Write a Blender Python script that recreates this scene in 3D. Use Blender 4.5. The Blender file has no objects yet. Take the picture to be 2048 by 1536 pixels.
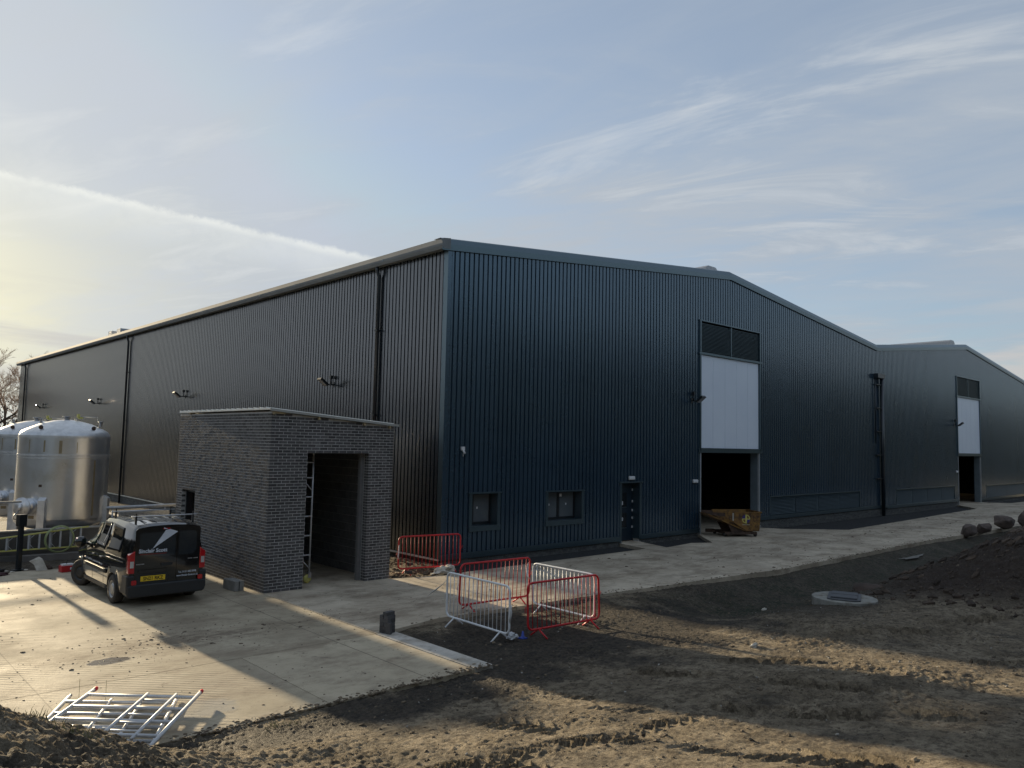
import bpy, math, random
import numpy as np
from mathutils import Vector, Matrix
random.seed(7); rng=np.random.default_rng(7)
S=bpy.context.scene; COL=S.collection
R=math.radians
# ---------------------------------------------------------------- camera
cam=bpy.data.cameras.new('camera'); cam.sensor_width=36; cam.lens=27.155; cam.clip_end=3000; cam.clip_start=.1
co=bpy.data.objects.new('camera',cam); COL.objects.link(co); S.camera=co
CAM=Vector((-14.84,-19.05,3.73)); YAW,PIT,ROL=.7484,.0766,.0214
fw=Vector((math.sin(YAW)*math.cos(PIT),math.cos(YAW)*math.cos(PIT),math.sin(PIT)))
rt=Vector((math.cos(YAW),-math.sin(YAW),0)); up=rt.cross(fw)
rt2=math.cos(ROL)*rt+math.sin(ROL)*up; up2=-math.sin(ROL)*rt+math.cos(ROL)*up
M=Matrix((rt2,up2,-fw)).transposed().to_4x4(); M.translation=CAM; co.matrix_world=M
# ---------------------------------------------------------------- light
SUN_AZ,SUN_EL=R(0.0),R(10.3)
sdir=Vector((math.sin(SUN_AZ)*math.cos(SUN_EL),math.cos(SUN_AZ)*math.cos(SUN_EL),math.sin(SUN_EL)))
sl=bpy.data.lights.new('sun','SUN'); sl.energy=3.1; sl.angle=R(1.1); sl.color=(1,.81,.53)
so=bpy.data.objects.new('sun',sl); COL.objects.link(so); so.rotation_euler=sdir.to_track_quat('Z','Y').to_euler()
S.view_settings.view_transform='Standard'; S.view_settings.look='None'
S.view_settings.exposure=1.55; S.view_settings.gamma=1; S.view_settings.use_curve_mapping=False
W=bpy.data.worlds.new('World'); S.world=W; W.use_nodes=True
def NT(nt):
    def n(t,**k):
        x=nt.nodes.new(t)
        for a,b in k.items():
            if a=='ins':
                for i,v in b.items():
                    if isinstance(v,bpy.types.NodeSocket): nt.links.new(v,x.inputs[i])
                    else: x.inputs[i].default_value=v
            else: setattr(x,a,b)
        return x
    def m(op,a,b=None,c=None,cl=False):
        x=nt.nodes.new('ShaderNodeMath'); x.operation=op; x.use_clamp=cl
        for i,v in enumerate((a,b,c)):
            if v is None: continue
            if isinstance(v,bpy.types.NodeSocket): nt.links.new(v,x.inputs[i])
            else: x.inputs[i].default_value=v
        return x.outputs[0]
    def mix(f,a,b,bt='MIX'):
        x=nt.nodes.new('ShaderNodeMix'); x.data_type='RGBA'; x.blend_type=bt
        for i,v in ((0,f),(6,a),(7,b)):
            if isinstance(v,bpy.types.NodeSocket): nt.links.new(v,x.inputs[i])
            else: x.inputs[i].default_value=(tuple(v)+(1,))[:4] if i else v
        return x.outputs[2]
    def ramp(v,lo,hi,a=0.,b=1.):
        x=nt.nodes.new('ShaderNodeMapRange'); x.interpolation_type='SMOOTHSTEP'
        nt.links.new(v,x.inputs[0])
        for i,q in enumerate((lo,hi,a,b)): x.inputs[i+1].default_value=q
        return x.outputs[0]
    return n,m,mix,ramp
def world():
    nt=W.node_tree; nt.nodes.clear(); n,m,mix,ramp=NT(nt)
    tc=n('ShaderNodeTexCoord'); D=tc.outputs['Generated']
    sky=n('ShaderNodeTexSky',sky_type='NISHITA',sun_disc=False,sun_elevation=SUN_EL,sun_rotation=SUN_AZ,altitude=80,air_density=1.0,dust_density=.7,ozone_density=2.0)
    sp=n('ShaderNodeSeparateXYZ',ins={0:D}); z=m('MAXIMUM',sp.outputs[2],0.0)
    den=m('ADD',z,.13)
    u=m('DIVIDE',sp.outputs[0],den); v=m('DIVIDE',sp.outputs[1],den)
    uv=n('ShaderNodeCombineXYZ',ins={0:u,1:v,2:0.0}).outputs[0]
    def cirrus(ang,sx,sy,scale,off,det=9,rough=.62,dist=.6):
        ca,sa=math.cos(R(ang)),math.sin(R(ang))
        uu=m('MULTIPLY',m('ADD',m('MULTIPLY',u,ca),m('MULTIPLY',v,sa)),sx); vv=m('MULTIPLY',m('SUBTRACT',m('MULTIPLY',v,ca),m('MULTIPLY',u,sa)),sy)
        w=n('ShaderNodeCombineXYZ',ins={0:m('ADD',uu,off),1:m('ADD',vv,off*.7),2:0.0}).outputs[0]
        return n('ShaderNodeTexNoise',ins={'Vector':w,'Scale':scale,'Detail':det,'Roughness':rough,'Distortion':dist}).outputs[0]
    c1=ramp(cirrus(-84,.6,1.6,.9,3.1,10,.60,.5),.30,.76); c2=ramp(cirrus(-62,.7,2.1,1.5,7.7,12,.62,.8),.40,.80)
    c3=ramp(cirrus(-70,.8,1.2,.8,4.3,5),.32,.62)
    cl=m('MULTIPLY',m('ADD',m('MULTIPLY',c1,.95),m('MULTIPLY',c2,.85)),m('ADD',m('MULTIPLY',c3,.9),.35),cl=True)
    # aureole of the veiled sun
    dt=n('ShaderNodeVectorMath',operation='DOT_PRODUCT',ins={0:D,1:tuple(sdir)}).outputs['Value']
    ang=m('ARCCOSINE',m('MINIMUM',m('MAXIMUM',dt,-1.0),1.0))
    g1=m('EXPONENT',m('MULTIPLY',ang,-2.1)); q=m('DIVIDE',ang,.25); g2=m('EXPONENT',m('MULTIPLY',m('MULTIPLY',q,q),-1.0))
    g3=m('EXPONENT',m('MULTIPLY',ang,-22.0)); g2=m('MULTIPLY',g2,ramp(z,.34,.10,.12,1.0))
    base=mix(1.0,sky.outputs[0],(.88,.95,1.04),'MULTIPLY')
    base=mix(1.0,base,(3.2,3.6,4.4),'DARKEN')
    def addc(c,f,col):
        sc=n('ShaderNodeVectorMath',operation='SCALE',ins={0:tuple(col)}); nt.links.new(f,sc.inputs[3])
        return n('ShaderNodeVectorMath',operation='ADD',ins={0:c,1:sc.outputs[0]}).outputs[0]
    ccol=addc((2.30,2.62,3.02),g1,(1.75,1.6,1.35)); ccol=addc(ccol,g2,(2.1,1.5,-.5)); ccol=mix(m('MULTIPLY',m('SUBTRACT',c2,.3),.5),ccol,(4.9,4.95,4.9))
    veil=m('ADD',m('ADD',m('MULTIPLY',cl,.46),.46),m('MULTIPLY',g1,.45),cl=True)
    c=mix(veil,base,ccol)
    # low hazy cloud bank near the horizon towards the sun
    lowm=m('MULTIPLY',ramp(z,.02,.09),ramp(z,.20,.10))
    bk=n('ShaderNodeMapping',ins={0:D,1:(2.2,.4,0),3:(2.2,2.2,17)})
    bn=n('ShaderNodeTexNoise',ins={'Vector':bk.outputs[0],'Scale':1.5,'Detail':8,'Roughness':.6,'Distortion':.5}).outputs[0]
    c=mix(m('MULTIPLY',m('MULTIPLY',lowm,ramp(bn,.42,.62)),.75),c,(3.3,3.2,3.1))
    # contrail: a plane through the eye; two points of it measured on the photograph
    def ray(px,py): return (fw*1544.8+rt2*(px-1024)-up2*(py-768)).normalized()
    nn=ray(0,342).cross(ray(640,492)).normalized()
    off=n('ShaderNodeVectorMath',operation='DOT_PRODUCT',ins={0:D,1:tuple(nn)}).outputs['Value']
    wob=m('MULTIPLY',m('SUBTRACT',n('ShaderNodeTexNoise',ins={'Vector':D,'Scale':34.0,'Detail':8,'Roughness':.75}).outputs[0],.5),.016)
    off=m('ADD',off,wob)
    mid=(ray(0,342)+ray(640,492)).normalized(); tang=nn.cross(mid).normalized()
    al=n('ShaderNodeVectorMath',operation='DOT_PRODUCT',ins={0:D,1:tuple(tang)}).outputs['Value']
    ext=ramp(m('MULTIPLY',al,1 if tang.dot(ray(640,492))>0 else -1),.20,.32,1,0)
    side=1 if nn.dot(ray(300,600))>0 else -1
    o2=m('MULTIPLY',off,side)
    core=m('MULTIPLY',ramp(o2,-.004,.0015),ramp(o2,.0105,.002))
    soft=m('MULTIPLY',ramp(o2,-.003,.004),ramp(o2,.06,.006))
    ct=m('MULTIPLY',m('MULTIPLY',m('ADD',m('MULTIPLY',core,.20),m('MULTIPLY',soft,.22),cl=True),ramp(n('ShaderNodeTexNoise',ins={'Vector':D,'Scale':17.0,'Detail':8,'Roughness':.7}).outputs[0],.25,.62,.35,1.0)),ext)
    front=n('ShaderNodeVectorMath',operation='DOT_PRODUCT',ins={0:D,1:tuple(fw)}).outputs['Value']
    ct=m('MULTIPLY',ct,m('GREATER_THAN',front,.2))
    c=mix(ct,c,(6.3,6.3,5.7))
    c=addc(c,g3,(4,3.6,2))
    bg=n('ShaderNodeBackground',ins={0:c,1:.061}); out=n('ShaderNodeOutputWorld'); nt.links.new(bg.outputs[0],out.inputs[0])
world()
# ---------------------------------------------------------------- materials
MATS={}
def mat(name,col,rough=.6,metal=0,col2=None,nscale=3,bump=0,bscale=40,spec=.5,ior=1.5,coat=0,coatr=.1,tint=None,fine=0,fscale=200,rnd=0,dirt=None,dscale=1.2,dlo=.5,dhi=.7,stretch=None,trans=0,alpha=1,rvar=0,coords='Object'):
    if name in MATS: return MATS[name]
    m_=bpy.data.materials.new(name); m_.use_nodes=True; nt=m_.node_tree; nt.nodes.clear(); n,m,mix,ramp=NT(nt)
    b=n('ShaderNodeBsdfPrincipled'); o=n('ShaderNodeOutputMaterial'); nt.links.new(b.outputs[0],o.inputs[0])
    v=n('ShaderNodeNewGeometry').outputs['Position'] if coords=='World' else n('ShaderNodeTexCoord').outputs[coords]
    if stretch: v=n('ShaderNodeMapping',ins={0:v,3:stretch}).outputs[0]
    c=None
    def noise(sc,d=6,r=.6): return n('ShaderNodeTexNoise',ins={'Vector':v,'Scale':sc,'Detail':d,'Roughness':r}).outputs[0]
    c=mix(ramp(noise(nscale),.3,.7),col,col2 or tuple(x*.82 for x in col))
    if fine: c=mix(m('MULTIPLY',ramp(noise(fscale,3),.35,.65),fine),c,tuple(x*.4 for x in col))
    if dirt: c=mix(ramp(noise(dscale,8,.7),dlo,dhi),c,dirt)
    if rnd:
        oi=n('ShaderNodeObjectInfo').outputs['Random']; at=n('ShaderNodeAttribute',attribute_name='rnd').outputs['Fac']
        r=m('FRACT',m('ADD',oi,at)); w=n('ShaderNodeTexWhiteNoise',noise_dimensions='1D',ins={'W':m('MULTIPLY',r,91.7)})
        hs=n('ShaderNodeHueSaturation',ins={'Color':c,'Value':m('ADD',1-rnd/2,m('MULTIPLY',w.outputs[0],rnd)),'Saturation':1.0}); c=hs.outputs[0]
    nt.links.new(c,b.inputs['Base Color'])
    if rvar: nt.links.new(m('ADD',rough-rvar/2,m('MULTIPLY',noise(nscale*2.3),rvar)),b.inputs['Roughness'])
    else: b.inputs['Roughness'].default_value=rough
    b.inputs['Metallic'].default_value=metal; b.inputs['IOR'].default_value=ior; b.inputs['Specular IOR Level'].default_value=spec
    if tint: b.inputs['Specular Tint'].default_value=tint+(1,)
    b.inputs['Coat Weight'].default_value=coat; b.inputs['Coat Roughness'].default_value=coatr
    b.inputs['Transmission Weight'].default_value=trans
    if bump:
        bn=n('ShaderNodeBump',ins={'Strength':min(1,bump),'Distance':.02,'Height':noise(bscale,8,.65)}); nt.links.new(bn.outputs[0],b.inputs['Normal'])
    MATS[name]=m_; return m_
m_gable=mat('cladding_paint',(.024,.047,.074),.24,0,(.020,.040,.064),.6,bump=.03,bscale=.8,ior=2.1,tint=(.66,.86,1.0),rnd=.16,rvar=.10,dirt=(.014,.026,.036),dscale=.35,dlo=.55,dhi=.8)
m_flash=mat('flashing_paint',(.024,.042,.056),.30,0,None,1,ior=2.3,tint=(.68,.9,1.0))
m_roof=mat('roof_sheet',(.22,.24,.25),.4,.1)
m_black=mat('black_plastic',(.012,.012,.013),.45,0,None,8)
m_blackp=mat('black_paint_metal',(.012,.016,.02),.35,0,None,4)
m_pipe=mat('downpipe_black',(.016,.024,.033),.3,0,None,4,ior=1.6)
m_galv=mat('galvanised_steel',(.42,.43,.44),.42,.75,(.30,.31,.33),14,bump=.1,bscale=60)
m_alu=mat('aluminium',(.62,.64,.66),.55,.5,(.52,.53,.55),9,bump=.08,bscale=60)
m_stain=mat('stainless_steel',(.78,.80,.83),.30,.9,(.70,.72,.75),1.2,bump=.010,bscale=3,rvar=.12,dirt=(.66,.66,.64),dscale=.8)
m_stain2=mat('stainless_dull',(.74,.75,.76),.42,.75,(.58,.59,.60),5)
m_brick=mat('charcoal_brick',(.092,.090,.092),.75,0,(.062,.061,.063),9,bump=.12,bscale=60,rnd=.85,fine=.4,fscale=120,dirt=(.17,.17,.175),dscale=.9,dlo=.55,dhi=.85,coords='World')
m_mortar=mat('grey_mortar',(.50,.50,.49),.9,0,(.38,.38,.37),7,bump=.15,bscale=80,coords='World')
m_brick2=mat('plinth_brick',(.12,.125,.12),.8,0,(.07,.072,.072),9,bump=.5,bscale=60,rnd=.5,coords='World',dirt=(.16,.15,.13),dscale=1.5)
m_block=mat('concrete_blockwork',(.15,.15,.15),.9,0,(.10,.10,.10),8,bump=.5,bscale=60,rnd=.4,coords='World')
m_conc=mat('concrete_block_grey',(.30,.30,.29),.9,0,(.22,.22,.21),6,bump=.5,bscale=50)
m_wallc=mat('bund_concrete',(.13,.12,.11),.9,0,(.085,.08,.072),2.2,bump=.5,bscale=30,dirt=(.22,.21,.19),dscale=1.1,dlo=.5,dhi=.75)
m_cope=mat('coping_concrete',(.42,.40,.35),.9,0,(.30,.28,.25),4,bump=.3)
m_white=mat('white_plastic',(.72,.74,.76),.4,0,None,5)
m_panel=mat('translucent_door_panel',(.80,.87,.97),.35,0,(.76,.83,.94),.5,spec=.5)
m_red=mat('red_barrier_paint',(.62,.022,.030),.38,0,(.48,.016,.022),7,dirt=(.12,.03,.02),dscale=9,dlo=.62,dhi=.75)
m_wbar=mat('white_barrier_paint',(.80,.82,.84),.4,0,(.66,.68,.69),6,dirt=(.30,.24,.18),dscale=10,dlo=.64,dhi=.8)
m_vb=mat('van_black_paint',(.006,.0065,.008),.10,0,None,2,coat=1,coatr=.03,ior=1.5)
m_vplas=mat('van_bumper_plastic',(.022,.025,.028),.5,0,None,4)
m_glass=mat('dark_glass',(.010,.012,.014),.05,0,None,2,spec=.2,ior=1.3)
m_gglass=mat('cab_glass',(.035,.075,.058),.04,0,(.02,.03,.03),2,spec=.2,ior=1.3)
m_tyre=mat('tyre_rubber',(.022,.022,.022),.85,0,(.05,.045,.038),6,bump=.3,bscale=30)
m_rim=mat('steel_rim',(.42,.43,.44),.4,.6)
m_lred=mat('red_lamp_lens',(.50,.008,.012),.12,0,(.36,.004,.01),9,coat=1)
m_lclr=mat('clear_lamp_lens',(.6,.6,.6),.12,.2,None,9,coat=1)
m_yplate=mat('yellow_plate',(.80,.56,.03),.4)
m_ink=mat('black_ink',(.01,.01,.01),.5)
m_wink=mat('white_vinyl',(.62,.68,.78),.35)
m_rink=mat('red_vinyl',(.22,.015,.015),.4)
m_yel=mat('yellow_fibreglass',(.60,.57,.16),.5,0,(.50,.48,.15),6)
m_hose=mat('pale_green_hose',(.36,.42,.20),.4)
m_skip=mat('rusty_yellow_paint',(.30,.165,.035),.6,0,(.19,.095,.03),4,bump=.3,bscale=30,dirt=(.07,.038,.02),dscale=3.2,dlo=.44,dhi=.62)
m_rust=mat('dark_rusty_steel',(.09,.055,.038),.75,0,(.035,.022,.016),7,bump=.4)
m_logoy=mat('logo_yellow',(.62,.56,.16),.5); m_logob=mat('logo_blue',(.05,.04,.20),.5)
m_sack=mat('white_sack_cloth',(.62,.59,.52),.85,0,(.42,.39,.33),6,bump=.4,bscale=20)
m_toolred=mat('red_tool_box',(.50,.02,.025),.4)
m_blue=mat('blue_plastic',(.02,.06,.35),.4)
m_timber=mat('pale_timber',(.45,.38,.24),.7,0,(.32,.26,.16),9)
m_stone=mat('boulder_stone',(.17,.13,.11),.9,0,(.075,.062,.056),3.5,bump=.9,bscale=14,dirt=(.18,.15,.13),dscale=2.5,dlo=.5,dhi=.75)
m_bark=mat('tree_bark',(.10,.075,.055),.9,0,(.05,.04,.03),9,bump=.6)
m_leaf=mat('evergreen_leaf',(.020,.028,.014),.7,0,(.012,.018,.009),3,rnd=.5)
m_twig=mat('bare_twig',(.36,.245,.16),.9)
m_gravel=mat('dark_gravel',(.030,.032,.034),.95,0,(.018,.019,.020),5,bump=1,bscale=50,fine=.6,fscale=90,coords='World')
m_hutroof=mat('cream_roof_sheet',(.80,.78,.70),.45)
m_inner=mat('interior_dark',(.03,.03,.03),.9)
# ---------------------------------------------------------------- mesh helpers
class MB:
    def __init__(s): s.v=[]; s.f=[]; s.r=[]; s.sm=[]
    def add(s,vs,fs,smooth=False,r=None):
        o=len(s.v); s.v+= [tuple(p) for p in vs]; s.f+=[tuple(i+o for i in f) for f in fs]
        r=random.random() if r is None else r; s.r+=[r]*len(fs); s.sm+=[smooth]*len(fs); return s
    def box(s,x0,x1,y0,y1,z0,z1,mtx=None,bev=0):
        vs=[(x,y,z) for z in (z0,z1) for y in (y0,y1) for x in (x0,x1)]
        if mtx: vs=[mtx@Vector(p) for p in vs]
        return s.add(vs,[(0,2,3,1),(4,5,7,6),(0,1,5,4),(2,6,7,3),(0,4,6,2),(1,3,7,5)])
    def tube(s,p0,p1,r,n=8,r1=None,caps=True):
        return s.path([p0,p1],r,n,r1,caps)
    def path(s,pts,r,n=8,r1=None,caps=True,closed=False):
        pts=[Vector(p) for p in pts]; k=len(pts); vs=[]; prev=None
        for i,p in enumerate(pts):
            if closed: t=pts[(i+1)%k]-pts[i-1]
            else: t=(pts[min(i+1,k-1)]-pts[max(i-1,0)])
            t.normalize()
            a=prev if prev is not None else (Vector((0,0,1)) if abs(t.z)<.9 else Vector((1,0,0)))
            x=(a-t*a.dot(t)); 
            if x.length<1e-4: x=t.orthogonal()
            x.normalize(); y=t.cross(x); prev=x
            rr=r if r1 is None else r+(r1-r)*i/(k-1)
            vs+=[p+x*rr*math.cos(2*math.pi*j/n)+y*rr*math.sin(2*math.pi*j/n) for j in range(n)]
        fs=[]
        for i in range(k if closed else k-1):
            for j in range(n):
                a=i*n+j;b=i*n+(j+1)%n;c=((i+1)%k)*n+(j+1)%n;d=((i+1)%k)*n+j; fs.append((a,b,c,d))
        if caps and not closed: fs+=[tuple(range(n))[::-1],tuple((k-1)*n+j for j in range(n))]
        return s.add(vs,fs,True)
    def lathe(s,prof,n=48,c=(0,0,0),smooth=True,ax='z',a0=0,a1=2*math.pi):
        vs=[];k=len(prof)
        for r,z in prof:
            for j in range(n):
                a=a0+(a1-a0)*j/n
                p=(r*math.cos(a),r*math.sin(a),z)
                if ax=='x': p=(z,r*math.cos(a),r*math.sin(a))
                if ax=='y': p=(r*math.cos(a),z,r*math.sin(a))
                vs.append((p[0]+c[0],p[1]+c[1],p[2]+c[2]))
        fs=[(i*n+j,i*n+(j+1)%n,(i+1)*n+(j+1)%n,(i+1)*n+j) for i in range(k-1) for j in range(n)]
        return s.add(vs,fs,smooth)
    def prism(s,poly,f,h0,h1):   # f maps (a,b,h)->xyz
        n=len(poly); vs=[f(a,b,h0) for a,b in poly]+[f(a,b,h1) for a,b in poly]
        return s.add(vs,[tuple(range(n))[::-1],tuple(range(n,2*n))]+[(i,(i+1)%n,n+(i+1)%n,n+i) for i in range(n)])
    def mesh(s,name,material=None,recalc=True):
        me=bpy.data.meshes.new(name); me.from_pydata(s.v,[],s.f)
        at=me.attributes.new('rnd','FLOAT','FACE'); at.data.foreach_set('value',s.r)
        me.polygons.foreach_set('use_smooth',s.sm)
        if recalc:
            import bmesh
            bm=bmesh.new(); bm.from_mesh(me); bmesh.ops.recalc_face_normals(bm,faces=bm.faces); bm.to_mesh(me); bm.free()
        if material: me.materials.append(material)
        me.update(); return me
    def build(s,name,material,parent=None,recalc=True,label=None,stuff=False,bev=0,loc=None):
        o=bpy.data.objects.new(name,s.mesh(name,material,recalc)); COL.objects.link(o)
        if parent: o.parent=parent
        if label: o['label']=label
        if stuff: o['kind']='stuff'
        if loc: o.location=loc
        if bev:
            b=o.modifiers.new('bevel','BEVEL'); b.width=bev; b.segments=2; b.limit_method='ANGLE'; b.angle_limit=R(40)
        return o
def tag(o,label=None,cat=None,group=None,kind=None):
    for k,v in (('label',label),('category',cat),('group',group),('kind',kind)):
        if v: o[k]=v
    return o
def empty(name,loc=(0,0,0),rz=0,label=None,cat=None,group=None):
    o=bpy.data.objects.new(name,None); COL.objects.link(o); o.location=loc; o.rotation_euler=(0,0,rz); o.empty_display_size=.2
    return tag(o,label,cat,group)
def copy_tree(o,parent=None):
    c=o.copy(); COL.objects.link(c)
    if parent: c.parent=parent
    for ch in list(o.children): copy_tree(ch,c)
    return c
def text(body,name,material,parent,origin,u,v,width,height=None,ext=.001,align='LEFT',bold=0.0):
    cu=bpy.data.curves.new(name,'FONT'); cu.body=body; cu.offset=bold; cu.resolution_u=3
    t=bpy.data.objects.new(name,cu); COL.objects.link(t)
    dg=bpy.context.evaluated_depsgraph_get(); me=bpy.data.meshes.new_from_object(t.evaluated_get(dg)); 
    COL.objects.unlink(t); bpy.data.objects.remove(t)
    xs=[p.co.x for p in me.vertices]; ys=[p.co.y for p in me.vertices]; x0,x1,y0,y1=min(xs),max(xs),min(ys),max(ys)
    sx=width/(x1-x0); sy=(height/(y1-y0)) if height else sx
    u=Vector(u).normalized(); v=Vector(v).normalized(); o_=Vector(origin); nrm=u.cross(v)
    for p in me.vertices:
        p.co=o_+u*((p.co.x-x0)*sx)+v*((p.co.y-y0)*sy)+nrm*ext
    me.materials.clear(); me.materials.append(material)
    o=bpy.data.objects.new(name,me); COL.objects.link(o); o.parent=parent; return o
# numpy perlin noise
_perm=rng.permutation(4096); _g=rng.uniform(0,2*np.pi,4096)
def perlin(x,y,seed=0):
    xi=np.floor(x).astype(int); yi=np.floor(y).astype(int); xf=x-xi; yf=y-yi
    def g(ix,iy,dx,dy):
        h=_g[_perm[(_perm[(ix+seed*57)&4095]+iy)&4095]]; return np.cos(h)*dx+np.sin(h)*dy
    u=xf*xf*xf*(xf*(xf*6-15)+10); v=yf*yf*yf*(yf*(yf*6-15)+10)
    a=g(xi,yi,xf,yf); b=g(xi+1,yi,xf-1,yf); c=g(xi,yi+1,xf,yf-1); d=g(xi+1,yi+1,xf-1,yf-1)
    return (a*(1-u)+b*u)*(1-v)+(c*(1-u)+d*u)*v
def fbm(x,y,sc,octv,seed=0,gain=.5,ridge=False):
    t=0;a=1;f=1/sc;n=0
    for i in range(octv):
        p=perlin(x*f+i*17.3,y*f-i*9.1,seed+i)
        if ridge: p=.35-np.abs(p)
        t=t+a*p; n+=a; a*=gain; f*=2.03
    return t/n*1.6
def sstep(a,b,x):
    t=np.clip((x-a)/(b-a),0,1); return t*t*(3-2*t)
# ================================================================ TERRAIN
def base_height(x,y):
    sl=np.interp(x,[-16,-13,-6,0,4,12],[.205,.19,.12,.05,.03,.02])
    edge=np.interp(x,[-6,-4],[-9.4,-8.3])
    d=np.clip(edge-y,0,None); z=-.055+sl*(np.sqrt(d*d+.5)-.7)*(d>0)
    H=np.interp(x,[-15.5,-14.5,-13.35,-12.7,-11.9,-11.05,-10.2,-9.2,-8.2],[1.7,1.55,1.30,.98,.56,.27,.15,.06,0])
    bank=-.1+(H+.1)*sstep(-9.3,-10.9,y); k=.25; hh=np.clip(.5+.5*(bank-z)/k,0,1); z=z*(1-hh)+bank*hh+k*hh*(1-hh)*.5*(x<-8)
    # grassy swale beyond the barriers
    sw=sstep(-.5,3.0,x)*np.exp(-((y+8.35)/1.15)**2); z=z-.42*sw
    # low ridge of pushed-up soil between swale and track
    z=z+.12*sstep(-1,2,x)*np.exp(-((y+12.4+.10*(x-1))/.6)**2)
    # spoil heap right
    yr=-13.0+0.10*(x-12)
    h=1.45*sstep(5.8,12.5,x)*np.exp(-((y-yr)/np.where(y>yr,2.3,3.6))**2); z=z+h
    # side ground by the long wall
    z=np.where((y>5.4),-.05-.012*np.clip(y-6,0,34),z)
    z=np.where((y>-1.4)&(x>-2.7)&(x<.3)&(y<6),-.06,z)
    return z
TRK=[((-6.6,-11.6),(-4.3,-16.4),.30,.22),((-9.2,-11.6),(-8.6,-16.5),.2,.2),((-1.2,-10.6),(2.5,-13.6),.24,.22),((2.5,-12.6),(9,-14.8),.24,.22),((-4.6,-9.6),(-3.9,-15.5),.22,.21),((-7.9,-10.9),(-6.9,-16.5),.30,.22),((-6.2,-10.7),(-5.2,-15.5),.20,.2),((-3.6,-11.3),(1.5,-16.5),.22,.22),((-10.3,-12.2),(-5.8,-13.6),.2,.2)]
def height(x,y):
    z=base_height(x,y)
    fg=sstep(-5.2,-7.2,y)                                  # foreground mud zone
    big=fbm(x,y,1.7,3,3)*.05; mid=fbm(x,y,.42,4,11,.55)*.038; clod=np.clip(fbm(x,y,.21,5,23,.65,True)+.08,0,None)*.055
    rough=np.clip(.45+fbm(x,y,2.6,3,31)*1.7,.22,1.3)
    lefty=sstep(-9.5,-12.5,x); rough=np.maximum(rough,lefty*1.6)
    smooth=sstep(.45,.0,fbm(x,y,3.1,2,41)+.15)
    heap=sstep(5,9,x)*sstep(-8.8,-10.5,y); rough=np.maximum(rough,heap*2.0)
    dz=big+mid*rough+clod*rough
    dz=dz+fbm(x,y,.09,4,51,.7)*.032*(.35+rough)*sstep(9,4,x)
    # tread marks pressed by tyres
    for (a,b,w,pitch) in TRK:
        ax,ay=a;bx,by=b;L=math.hypot(bx-ax,by-ay);tx,ty=(bx-ax)/L,(by-ay)/L
        s=(x-ax)*tx+(y-ay)*ty; q=-(x-ax)*ty+(y-ay)*tx; q=q+.12*np.sin(s*.9)
        msk=np.exp(-(q/w)**6)*sstep(0,.8,s)*sstep(L,L-.8,s)*np.clip(.6+2.2*fbm(x,y,1.1,2,61),0,1)
        ph=(s+np.abs(q)*.9)/pitch; tr=sstep(.30,.48,np.abs(ph-np.round(ph)))
        dz=dz*(1-.82*msk)+msk*(-.045+.085*tr)+.012*np.exp(-((np.abs(q)-w*1.2)/.10)**2)*msk
    z=z+dz*fg+ (1-fg)*(fbm(x,y,1.2,4,5)*.05+fbm(x,y,.3,3,8)*.03)
    # keep below and against the concrete
    return z
def conc_mask(x,y):
    """>0 inside concrete footprint (yard or road)"""
    yr=np.interp(x,[-6,-4.5,1,8,20,40,95],[-5.95,-5.8,-6.25,-6.95,-6.85,-7.6,-10])
    a=(x<-5.9)&(y>-9.1)&(y<5.5)&(x>-19); b=(x>=-5.95)&(y>yr)&(y<-1.4); c=(x>=-6.3)&(x<-2.6)&(y>-1.5)&(y<5)
    return a|b|c
def axis_steps(segs):
    out=[segs[0][0]]
    for a,b,st0,st1 in segs:
        x=out[-1]
        while x<b-1e-6:
            t=(x-a)/(b-a); x=x+st0+(st1-st0)*t; out.append(min(x,b))
    return np.unique(np.round(out,4))
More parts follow.
